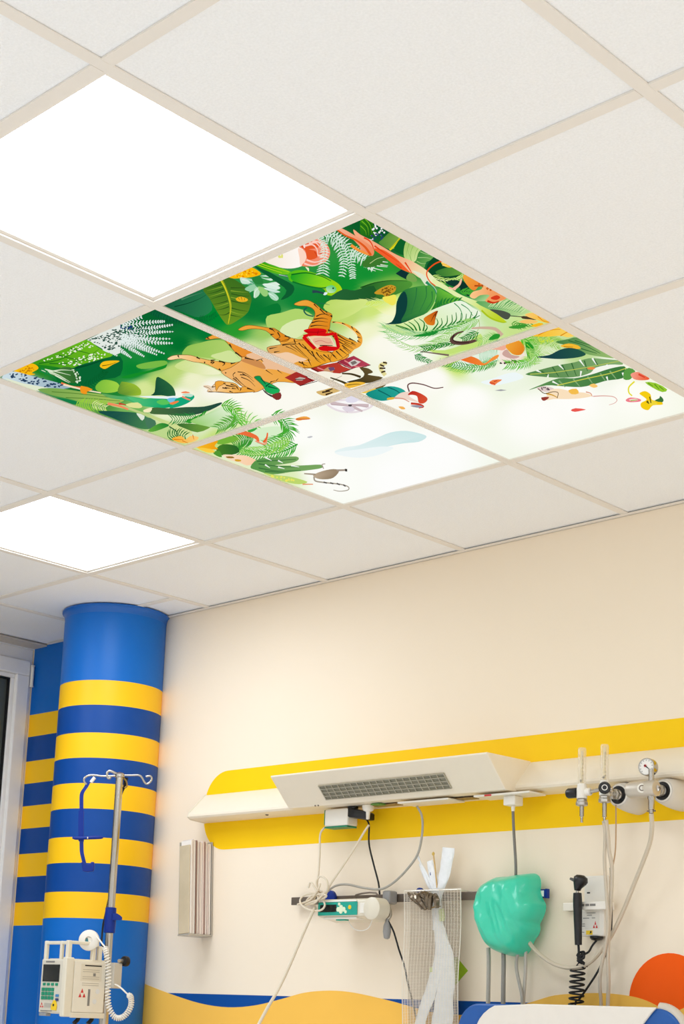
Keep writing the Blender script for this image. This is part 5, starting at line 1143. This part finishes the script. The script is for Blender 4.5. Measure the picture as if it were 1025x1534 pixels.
MB().box((sl_.x, YW-.03, sb.z), (sa.x-.034, YW-.0003, sa.z)).box((sl_.x, YW-.012, sb.z), (sa.x-.001, YW-.0003, sa.z)).build('holder_hook', mat('clear holder', (235, 226, 210), .25), wu, False, .002)
pa, pb = ot(412, 258, .05), ot(492, 270, .05)
for k, (u0, u1) in enumerate(((0, .18), (.24, .52), (.58, 1))):
    MB().box((pa.x+(pb.x-pa.x)*u0, YW-.0506, pb.z), (pa.x+(pb.x-pa.x)*u1, YW-.0501, pa.z)).build('printed_word', grey_print, sf, False)
la, lb2 = ot(416, 305, .028), ot(515, 408, .028)
lab_ = MB().box((la.x, YW-.0288, lb2.z), (lb2.x, YW-.0281, la.z)).build('rating_label', mat('silver label', (226, 220, 208), .4), wu, False)
for (x0, x1, y) in ((438, 492, 313), (440, 470, 326), (416, 454, 344), (470, 490, 342), (412, 428, 378), (412, 428, 391), (412, 424, 428)):
    q0, q1 = ot(x0, y, .029), ot(x1, y, .029); MB().box((q0.x, YW-.0292, q0.z-.0009), (q1.x, YW-.0289, q0.z+.0009)).build('printed_line', grey_print, lab_, False)
tr_ = ot(491, 384, .029)
def tri(x, z, w_, h_): return [(x-w_, YW-.0293, z-h_), (x+w_, YW-.0293, z-h_), (x, YW-.0293, z+h_)]
MB().prism(tri(tr_.x, tr_.z+.006, .0028, .0055), (0, .0004, 0)).prism(tri(tr_.x-.0045, tr_.z-.004, .0035, .0045), (0, .0004, 0)).prism(tri(tr_.x+.0045, tr_.z-.004, .0035, .0045), (0, .0004, 0)).build('red_logo', red_m, lab_, False)
ya_, yb_ = ot(436, 418, .028), ot(474, 443, .028)
ys = MB().box((ya_.x, YW-.0288, yb_.z), (yb_.x, YW-.0281, ya_.z)).build('yellow_sticker', yellow_lab, wu, False)
mk = ot(462, 430, .029); MB().prism([(mk.x-.003, YW-.0292, mk.z-.004), (mk.x+.001, YW-.0292, mk.z-.001), (mk.x+.004, YW-.0292, mk.z-.001), (mk.x+.002, YW-.0292, mk.z+.005), (mk.x-.001, YW-.0292, mk.z+.003)], (0, .0003, 0)).build('sticker_mark', black_pl, ys, False)
cn = ot(487, 468, .025)
MB().lathe((cn.x, YW-.016, b.z+.001), (0, 0, -1), [(.010, 0), (.0185, .001), (.0185, .006), (.014, .011), (.005, .013)], 20).build('connector', black_pl, wu)
# instrument: handle, head with eyepiece and speculum tip
os_ = thing('otoscope', ot(390, 505, .06), 'black otoscope hanging upright in the wall holder', 'otoscope')
t0, t1 = ot(383, 192, .065), ot(389, 505, .065)
MB().tube([t0.lerp(t1, k/8) for k in range(9)], lambda t: [.0115, .0125, .0125, .012, .0118, .0112, .0106, .0104, .0098][round(t*8)], 18).build('handle', black_pl, os_)
MB().cyl(ot(383, 172, .065), t0, .0045, n=14).build('collar', chrome, os_)
hd = [ot(383, 178, .065), ot(385, 160, .065), ot(392, 138, .065), ot(404, 112, .065), ot(412, 94, .065), ot(414, 85, .065)]
MB().tube(hd, lambda t: [.0085, .011, .0165, .021, .016, .005][round(t*5)], 18).build('head', black_pl, os_, ang=80)
MB().lathe(ot(408, 120, .065), (.9, .1, .1), [(.012, 0), (.0135, .004), (.0135, .010), (.010, .012)], 18).build('eyepiece', black_pl, os_)
MB().tube([ot(385, 120, .065), ot(362, 114, .068), ot(340, 105, .07)], lambda t: .0065-.003*t, 12).build('speculum', mat('grey speculum', (90, 88, 86), .35), os_)
cd1 = [ot(389, 503, .065), ot(391, 530, .066), ot(392, 560, .066), ot(398, 590, .064), ot(394, 610, .062)]
oc = thing('coiled_lead', ot(380, 880, .06), 'black coiled lead hanging below the otoscope', 'cable')
MB().tube(cd1, .0034, 8, 5).build('straight_lead', black_rub, oc)
MB().tube([Vector((cn.x, YW-.016, b.z-.011)), ot(472, 510, .03), ot(452, 545, .045), ot(425, 562, .055), ot(410, 580, .06), ot(398, 605, .062)], .003, 8, 5).build('supply_lead', black_rub, oc)
kk = MB()
for k in range(5):
    c0 = ot(405+9*math.sin(k*2.1), 560+14*k, .064); kk.tube([c0+Vector((.011*math.cos(a*1.25+k), .008*math.sin(a*1.25), .007*math.sin(a*1.25+k*.7))) for a in range(6)], .0034, 6, 3)
kk.build('knot', black_rub, oc)
cp = [ot(385, 640, .062), ot(383, 700, .062), ot(379, 760, .062), ot(377, 820, .062), ot(374, 885, .062), ot(373, 960, .062)]
cp = catmull(cp, 30); n_ = len(cp); turns = 9; hel = []
for i in range(turns*14):
    u = i/(turns*14-1)*(n_-1); p = cp[int(u)].lerp(cp[min(int(u)+1, n_-1)], u-int(u)); a = 2*PI*i/14
    hel.append(p+Vector((.0205*math.cos(a), .0205*math.sin(a)*.8, 0)))
MB().tube([cd1[-1], ot(378, 628, .062)]+hel, .0029, 7).build('coil', black_rub, oc)

# ------------------------------------------------------------------ hospital bed headboard under the wall unit
HD = .20
def hp(x, y): return W(x, y, HD)
bz = lambda x, y: (hp(x, y).x, hp(x, y).z)
bed = thing('bed_headboard', (hp(860, 1520).x, YW-HD, 0), 'white and blue hospital bed headboard at the bottom edge', 'headboard')
xl, xr = hp(684, 1534).x, hp(1022, 1534).x; zt = hp(860, 1506.5).z
R_ = .075
o_ = [(xl, .42)]+[(xl+R_-R_*math.cos(math.radians(a)), zt-R_+R_*math.sin(math.radians(a))) for a in range(0, 91, 10)]+[(xr-R_+R_*math.sin(math.radians(a)), zt-R_+R_*math.cos(math.radians(a))) for a in range(0, 91, 10)]+[(xr, .42)]
MB().prism([(x, YW-HD+.004, z-.001) for x, z in o_], (0, .034, 0)).build('blue_board', mat('blue laminate', (18, 84, 160), .35), bed, True, .005, ang=50)
rim = catmull([Vector((x, YW-HD+.021, z+.002)) for x, z in o_[11:21]], 2)
MB().tube(rim, .013, 10).build('edge_trim', mat('grey edge trim', (206, 196, 180), .35), bed)
wl_ = [bz(*p) for p in ((742, 1506.5), (734, 1511), (726, 1518), (720, 1526), (716, 1534), (711, 1550), (708, 1580))]
wr_ = [bz(*p) for p in ((985, 1509), (978, 1517), (971, 1526), (965, 1534), (958, 1552), (954, 1580))]
wpoly = [(wl_[-1][0], .5)]+wl_[::-1]+[(hp(800, 1507).x, zt+.0015), (hp(880, 1508).x, zt+.0015), (hp(940, 1509).x, zt+.0015)]+wr_+[(wr_[-1][0], .5)]
MB().prism([(x, YW-HD-.006, min(z, zt+.0015)) for x, z in wpoly], (0, .0095, 0)).build('white_panel', mat('white laminate', (232, 224, 212), .35), bed, True, .003, ang=50)
for x in (xl+.08, xr-.08):
    MB().box((x-.02, YW-HD+.006, .05), (x+.02, YW-HD+.034, .5)).build('post', grey_pl, bed, False, .004)
    MB().lathe((x-.02, YW-HD+.02, .05), (1, 0, 0), [(.02, .005), (.049, .008), (.049, .032), (.02, .035)], 20).build('caster', black_rub, bed)

# ================================================================== drip stand by the column
PX, PY = -2.3985, 1.389
zt_ = V(178, 1160, 5.35).z
iv = thing('drip_stand', (PX, PY, 0), 'chrome drip stand with curled hooks in front of the striped column', 'drip stand')
MB().cyl((PX, PY, .08), (PX, PY, 1.18), .0155, n=20).build('outer_pole', steel, iv)
MB().lathe((PX, PY, 1.18), (0, 0, 1), [(.0155, 0), (.0155, .001), (.0128, .002), (.0128, zt_-1.18), (.009, zt_-1.18+.004), (.002, zt_-1.18+.004)], 20).build('inner_pole', chrome, iv)
def pv(x, y, d=5.35): return V(90+x/5.29, 1130+y/5.29, d)
MB().tube([pv(462, 168), pv(400, 172), pv(330, 172), pv(275, 165), pv(225, 168), pv(192, 190), pv(192, 218), pv(212, 238)], .0035, 10, 5).build('hook', chrome, iv)
MB().tube([pv(462, 165), pv(560, 166), pv(625, 166), pv(648, 185), pv(668, 220), pv(690, 234), pv(718, 214), pv(726, 188), pv(712, 172), pv(680, 176)], .0035, 10, 5).build('hook', chrome, iv)
MB().tube([pv(458, 160), pv(420, 140), pv(390, 132), pv(372, 150), pv(376, 180), pv(392, 190), pv(402, 170)], .0045, 10, 5).build('hook', chrome, iv)
MB().tube([pv(470, 165), pv(500, 185), pv(525, 215), pv(530, 250), pv(512, 268)], .003, 10, 5).build('hook', mat('brass wire', (150, 120, 60), .3, .8), iv)
MB().tube([pv(245, 222), pv(262, 200), pv(275, 184)], .006, 10, 3).build('hook_sleeve', white_pl, iv)
MB().lathe((PX, PY, zt_-.012), (0, 0, 1), [(.0135, 0), (.0165, .003), (.0165, .012), (.011, .017), (.003, .019)], 20).build('top_cap', chrome, iv)
zc = pv(395, 1315).z
cl_ = MB().lathe((PX, PY, zc-.043), (0, 0, 1), [(.0125, 0), (.0185, .002), (.0195, .03), (.0185, .084), (.0125, .086)], 24).build('height_clamp', blue_pl, iv)
MB().loft([[pv(x, y, 5.335)+Vector((0, 0, dz))+Vector((-.25, .2, 0))*dy for dz, dy in ((s_, -.02), (s_, .02), (-s_, .02), (-s_, -.02))] for x, y, s_ in ((415, 1288, .012), (450, 1288, .011), (475, 1296, .008), (492, 1302, .004))]).build('lever', blue_pl, cl_)
for k in range(5):
    a = math.radians(18+72*k); e_ = Vector((PX+.2*math.cos(a), PY+.2*math.sin(a), .06))
    lg_ = MB().tube([(PX, PY, .09), (PX+.1*math.cos(a), PY+.1*math.sin(a), .082), e_], lambda t: .015-.005*t, 10, 4).build('base_leg', steel, iv)
    MB().lathe(e_+Vector((-.01*math.sin(a), .01*math.cos(a), -.03)), (math.sin(a), -math.cos(a), 0), [(.008, 0), (.028, .003), (.028, .017), (.008, .02)], 18).build('caster', black_rub, lg_)
# blue strap, black cord
sp_ = thing('blue_strap', pv(200, 930), 'dark blue tourniquet strap hanging from the left hook', 'strap')
def strap(mb, pts, w_, th=.0015):
    cl = catmull(pts, 5); rg_ = Vector((rgt.x, rgt.y, 0)).normalized(); fw = Vector((fwd.x, fwd.y, 0)).normalized()
    return mb.loft([[p+rg_*(w_*sx)+fw*(th*sy) for sx, sy in ((-1,-1),(1,-1),(1,1),(-1,1))] for p in cl])
strap(MB(), [pv(225, 222), pv(205, 260), pv(178, 300), pv(170, 340), pv(170, 450)], .0065).build('upper_band', blue_pl, sp_, False)
strap(MB(), [pv(168, 450), pv(166, 560), pv(168, 690)], .0088, .003).build('doubled_band', blue_pl, sp_, False)
strap(MB(), [pv(170, 690), pv(172, 770), pv(182, 820), pv(192, 860)], .0065).build('lower_band', blue_pl, sp_, False)
strap(MB(), [pv(97, 661), pv(160, 664), pv(240, 660), pv(342, 658)], .0).build('guide', blue_pl, sp_, False)
cb = MB().tube([pv(97, 662, 5.345), pv(120, 664, 5.345), pv(170, 664, 5.345), pv(260, 660, 5.345), pv(325, 659, 5.345), pv(342, 658, 5.345)], lambda t: [.003, .006, .0058, .0062, .0055, .003][min(5, round(t*5))], 10).build('cross_bar', blue_pl, sp_)
bk = [pv(165, 852), pv(182, 858), pv(200, 865), pv(222, 868), pv(240, 864), pv(246, 852), pv(268, 852), pv(270, 880), pv(266, 925), pv(215, 932), pv(178, 925)]
MB().prism(bk, Vector((fwd.x, fwd.y, 0)).normalized()*.010).build('buckle', blue_pl, sp_, False, .002)
MB().box(pv(215, 668, 5.335), pv(222, 655, 5.338)).build('bar_glint', white_pl, cb, False)
cable('black_strap', [pv(525, 185, 5.365), pv(512, 250, 5.365), pv(494, 300, 5.365), pv(474, 380, 5.365), pv(468, 480, 5.362), pv(464, 600, 5.362)], lambda t: .0075-.0065*min(1, t*1.8), black_rub, 'black strap tapering down behind the top of the drip stand', 'strap')
cable('black_strap', [pv(396, 1100, 5.362), pv(378, 1180, 5.365), pv(360, 1270, 5.368), pv(343, 1340, 5.368), pv(334, 1420, 5.365), pv(330, 1500, 5.36), pv(345, 1560, 5.355)], .0032, black_rub, 'black lead running down beside the blue clamp of the drip stand', 'cable')

# ------------------------------------------------------------------ infusion pump clamped to the stand
bx0, bx1, by0, by1, bz0, bz1 = -2.497, -2.357, 1.20, 1.355, 1.132, 1.311
ip = thing('infusion_pump', ((bx0+bx1)/2, (by0+by1)/2, bz0), 'cream infusion pump with dark screen and green keys on the drip stand', 'pump')
MB().box((bx0+.008, by0+.012, bz0+.002), (bx1-.004, by1, bz1)).build('case', cream_pl, ip, False, .006)
fpn = MB().box((bx0, by0-.004, bz0+.004), (bx1-.022, by0+.012, bz1-.003)).build('front_panel', mat('ivory fascia', (216, 208, 190), .4), ip, False, .004)
MB().box((bx1-.022, by0-.008, bz0-.006), (bx1, by0+.024, bz1+.004)).build('corner_frame', cream_pl, ip, False, .004)
# carrying handle: two loops with a bar
def bar(mb, a, b, w_): return mb.box((min(a[0], b[0])-w_, min(a[1], b[1])-w_, min(a[2], b[2])-w_), (max(a[0], b[0])+w_, max(a[1], b[1])+w_, max(a[2], b[2])+w_))
hzt = bz1+.050
hm = MB()
bar(hm, (bx0+.008, by0+.006, bz1-.004), (bx0+.008, by0+.006, hzt), .0065)
bar(hm, (bx1-.012, by0+.006, bz1), (bx1-.012, by0+.006, hzt), .008)
bar(hm, (bx1-.048, by0+.006, bz1-.004), (bx1-.048, by0+.006, hzt), .006)
bar(hm, (bx0+.008, by0+.006, hzt), (bx1-.012, by0+.006, hzt), .0055)
bar(hm, (bx1-.012, by0+.006, hzt+.002), (bx1-.012, by1-.05, hzt+.002), .0055)
bar(hm, (bx1-.012, by1-.05, bz1), (bx1-.012, by1-.05, hzt), .0075)
bar(hm, (bx1-.012, by1-.025, bz1), (bx1-.012, by1-.025, hzt-.012), .0075)
hm.build('handle', cream_pl, ip, False, .003)
fw_, fh_ = bx1-.022-bx0, bz1-bz0-.007
def fr_box(u0, u1, v0, v1, t=.0012, base=0): return (bx0+fw_*u0, by0-.0042-t-base, bz0+.004+fh_*v0), (bx0+fw_*u1, by0-.0041-base, bz0+.004+fh_*v1)
MB().box(*fr_box(.10, .86, .58, .90)).build('screen', screen_m, fpn, False, .0006)
green_k = mat('green key', (20, 140, 104), .4)
for k in range(4):
    MB().box(*fr_box(.14+.19*k, .26+.19*k, .505, .555, .0022)).build('key', green_k, fpn, False, .0008)
for r_ in range(3):
    for k in range(4): MB().box(*fr_box(.10+.148*k, .22+.148*k, .245+.078*r_, .31+.078*r_, .0022)).build('key', green_k, fpn, False, .0008)
for k, m in enumerate((mat('blue key', (70, 130, 180), .4), mat('navy key', (50, 60, 110), .4))): MB().box(*fr_box(.76, .90, .30-.075*k, .35-.075*k, .0022)).build('key', m, fpn, False, .0008)
MB().box(*fr_box(.20, .60, .935, .965, .0004)).build('brand_print', grey_print, fpn, False)
MB().box(*fr_box(.10, .62, .03, .048, .0004)).build('model_print', grey_print, fpn, False)
for (u, v) in ((.14, .17), (.10, .12), (.19, .12)):
    MB().prism([(bx0+fw_*(u-.035), by0-.0046, bz0+.004+fh_*(v-.02)), (bx0+fw_*(u+.035), by0-.0046, bz0+.004+fh_*(v-.02)), (bx0+fw_*u, by0-.0046, bz0+.004+fh_*(v+.025))], (0, .0004, 0)).build('red_logo', red_m, fpn, False)
MB().box(*fr_box(.26, .58, .10, .18, .0008)).build('grey_label', mat('grey label', (180, 172, 158), .5), fpn, False)
MB().prism([(bx0+fw_*u, by0-.0075, bz0+.004+fh_*v) for u, v in ((.60, .06), (.84, .05), (.86, .15), (.78, .24), (.70, .24), (.60, .14))], (0, .003, 0)).build('yellow_tag', yellow_lab, fpn, False, .001)
MB().lathe((bx0+fw_*.72, by0-.0078, bz0+.004+fh_*.15), (0, -1, 0), [(.004, 0), (.004, .0005), (.001, .0005)], 12).build('tag_mark', black_pl, fpn)
MB().box((bx0+.012, by0-.01, bz0-.006), (bx0+.05, by0+.01, bz0+.0035)).build('latch', grey_pl, ip, False, .002)
# side plate with print
sd = MB().box((bx1-.0045, by0+.026, bz0+.010), (bx1+.0008, by1-.004, bz1-.008)).build('side_plate', mat('ivory side', (232, 224, 206), .42), ip, False, .001)
MB().box((bx1-.004, by0+.02, bz0-.008), (bx1+.002, by1+.002, bz0+.009)).build('side_rib', cream_pl, ip, False, .002)
sw, shh = by1-.004-(by0+.026), bz1-.008-(bz0+.010)
def sbox(u0, u1, v0, v1, t=.0005): return (bx1+.0007, by0+.026+sw*u0, bz0+.010+shh*v0), (bx1+.0009+t, by0+.026+sw*u1, bz0+.010+shh*v1)
MB().box(*sbox(.20, .88, .62, .96, .0001)).build('notice_label', mat('notice paper', (222, 212, 190), .5), sd, False)
MB().box(*sbox(.32, .86, .915, .94)).build('printed_line', black_pl, sd, False)
for v in (.84, .80, .70, .66, .57, .53): MB().box(*sbox(.26, .80, v, v+.010, .0004)).build('printed_line', mat('pale print', (176, 166, 148), .6), sd, False)
MB().box(*sbox(.60, .68, .72, .78)).build('printed_box', grey_print, sd, False)
MB().box(*sbox(.47, .54, .13, .46)).build('printed_strip', grey_print, sd, False)
for (u, v) in ((.28, .42), (.22, .33), (.35, .33)):
    MB().prism([(bx1+.0014, by0+.026+sw*(u-.045), bz0+.010+shh*(v-.035)), (bx1+.0014, by0+.026+sw*(u+.045), bz0+.010+shh*(v-.035)), (bx1+.0014, by0+.026+sw*u, bz0+.010+shh*(v+.05))], (-.0006, 0, 0)).build('red_logo', red_m, sd, False)
for (u, v) in ((.78, .42), (.70, .22)): MB().lathe((bx1+.0008, by0+.026+sw*u, bz0+.010+shh*v), (1, 0, 0), [(.008, 0), (.008, .0006), (.001, .0006)], 16).build('moulded_disc', mat('pale disc', (224, 224, 222), .5), sd)
# pole clamp
ck_ = MB().box((bx1-.06, by1, bz0+.07), (bx1-.0, PY-.0165, bz1-.012)).box((PX+.0165, PY-.03, bz0+.09), (PX+.075, PY+.005, bz1-.006)).build('pole_clamp', mat('pale grey alloy', (198, 192, 180), .4, .3), ip, False, .003)
kq = V(1+186, 1440, 5.30); 
MB().cyl((PX+.075, PY-.012, kq.z), (kq.x-.004, kq.y, kq.z), .006).build('clamp_screw', steel, ip)
kd = (kq-Vector((PX+.075, PY-.012, kq.z))).normalized()
MB().lathe(kq-kd*.008, kd, [(.008, 0), (.0155, .002), (.0175, .008), (.0165, .018), (.010, .022), (.002, .022)], 20).build('clamp_knob', black_pl, ip)
for (u, v) in ((.25, -.016), (.62, -.03)):
    MB().tube([(bx1-.02, by0+.15*u+.03, bz0), (bx1-.02, by0+.15*u+.03, bz0-.012), (bx1-.02, by0+.15*u+.015, bz0-.026)], .007, 10, 3).build('cable_stub', black_rub, ip)
# round sensor on the handle and its coiled cord
def c1b(x, y, d): return V(x/4.27, 1380+y/4.27, d)
se = thing('drop_sensor', c1b(572, 165, 5.28), 'white drop sensor on the pump handle with a coiled white cord', 'sensor')
fwn = Vector((-fwd.x, -fwd.y, 0)).normalized()
o3 = c1b(570, 122, 5.27)
MB().lathe(o3-fwn*.012, fwn, [(.02, 0), (.033, .003), (.0345, .010), (.033, .020), (.024, .024), (.012, .0245), (.011, .018), (.002, .018)], 28).build('housing', white_pl, se)
MB().lathe(o3+fwn*.0065-Vector((0, 0, .002)), fwn, [(.0105, 0), (.0105, .002), (.002, .002)], 18).build('lens', mat('teal lens', (60, 130, 140), .3), se)
bb0, bb1 = c1b(565, 120, 5.27), c1b(630, 165, 5.27)
MB().loft([[c1b(x, y, 5.27)+fwn*(.010*s_) for x, y in ((560, 100), (632, 108), (634, 163), (575, 165))] for s_ in (-1, 1)]).build('clip_body', white_pl, se, False, .003)
cs = se
MB().tube([c1b(610, 92, 5.26), c1b(635, 118, 5.25), c1b(655, 145, 5.23), c1b(672, 165, 5.21)], .0028, 8, 5).build('cord', white_pl, cs)
path = catmull([c1b(x, y, d) for x, y, d in ((672, 165, 5.21), (682, 215, 5.2), (692, 290, 5.2), (693, 380, 5.2), (690, 470, 5.2), (698, 550, 5.2), (730, 610, 5.2), (772, 618, 5.2), (812, 590, 5.2), (838, 540, 5.21), (838, 490, 5.22), (826, 474, 5.23))], 30)
n_ = len(path); T_ = 46; hel = []; seg = 9
side = Vector((rgt.x, rgt.y, 0)).normalized()
for i in range(T_*seg):
    u = i/(T_*seg-1)*(n_-1.001); k = int(u); p = path[k].lerp(path[k+1], u-k); tg = (path[min(k+2, n_-1)]-path[max(k-1, 0)]).normalized()
    n1 = tg.cross(fwn).normalized(); n2 = tg.cross(n1); a = 2*PI*i/seg
    rr_ = .0082
    hel.append(p+(n1*math.cos(a)+n2*math.sin(a))*rr_)
MB().tube(hel, .0021, 5).build('coiled_cord', white_pl, cs)
MB().tube([hel[-1], c1b(815, 465, 5.235), c1b(780, 432, 5.25), c1b(745, 408, 5.27), c1b(712, 400, 5.3)], .0028, 8, 5).build('cord', white_pl, cs)
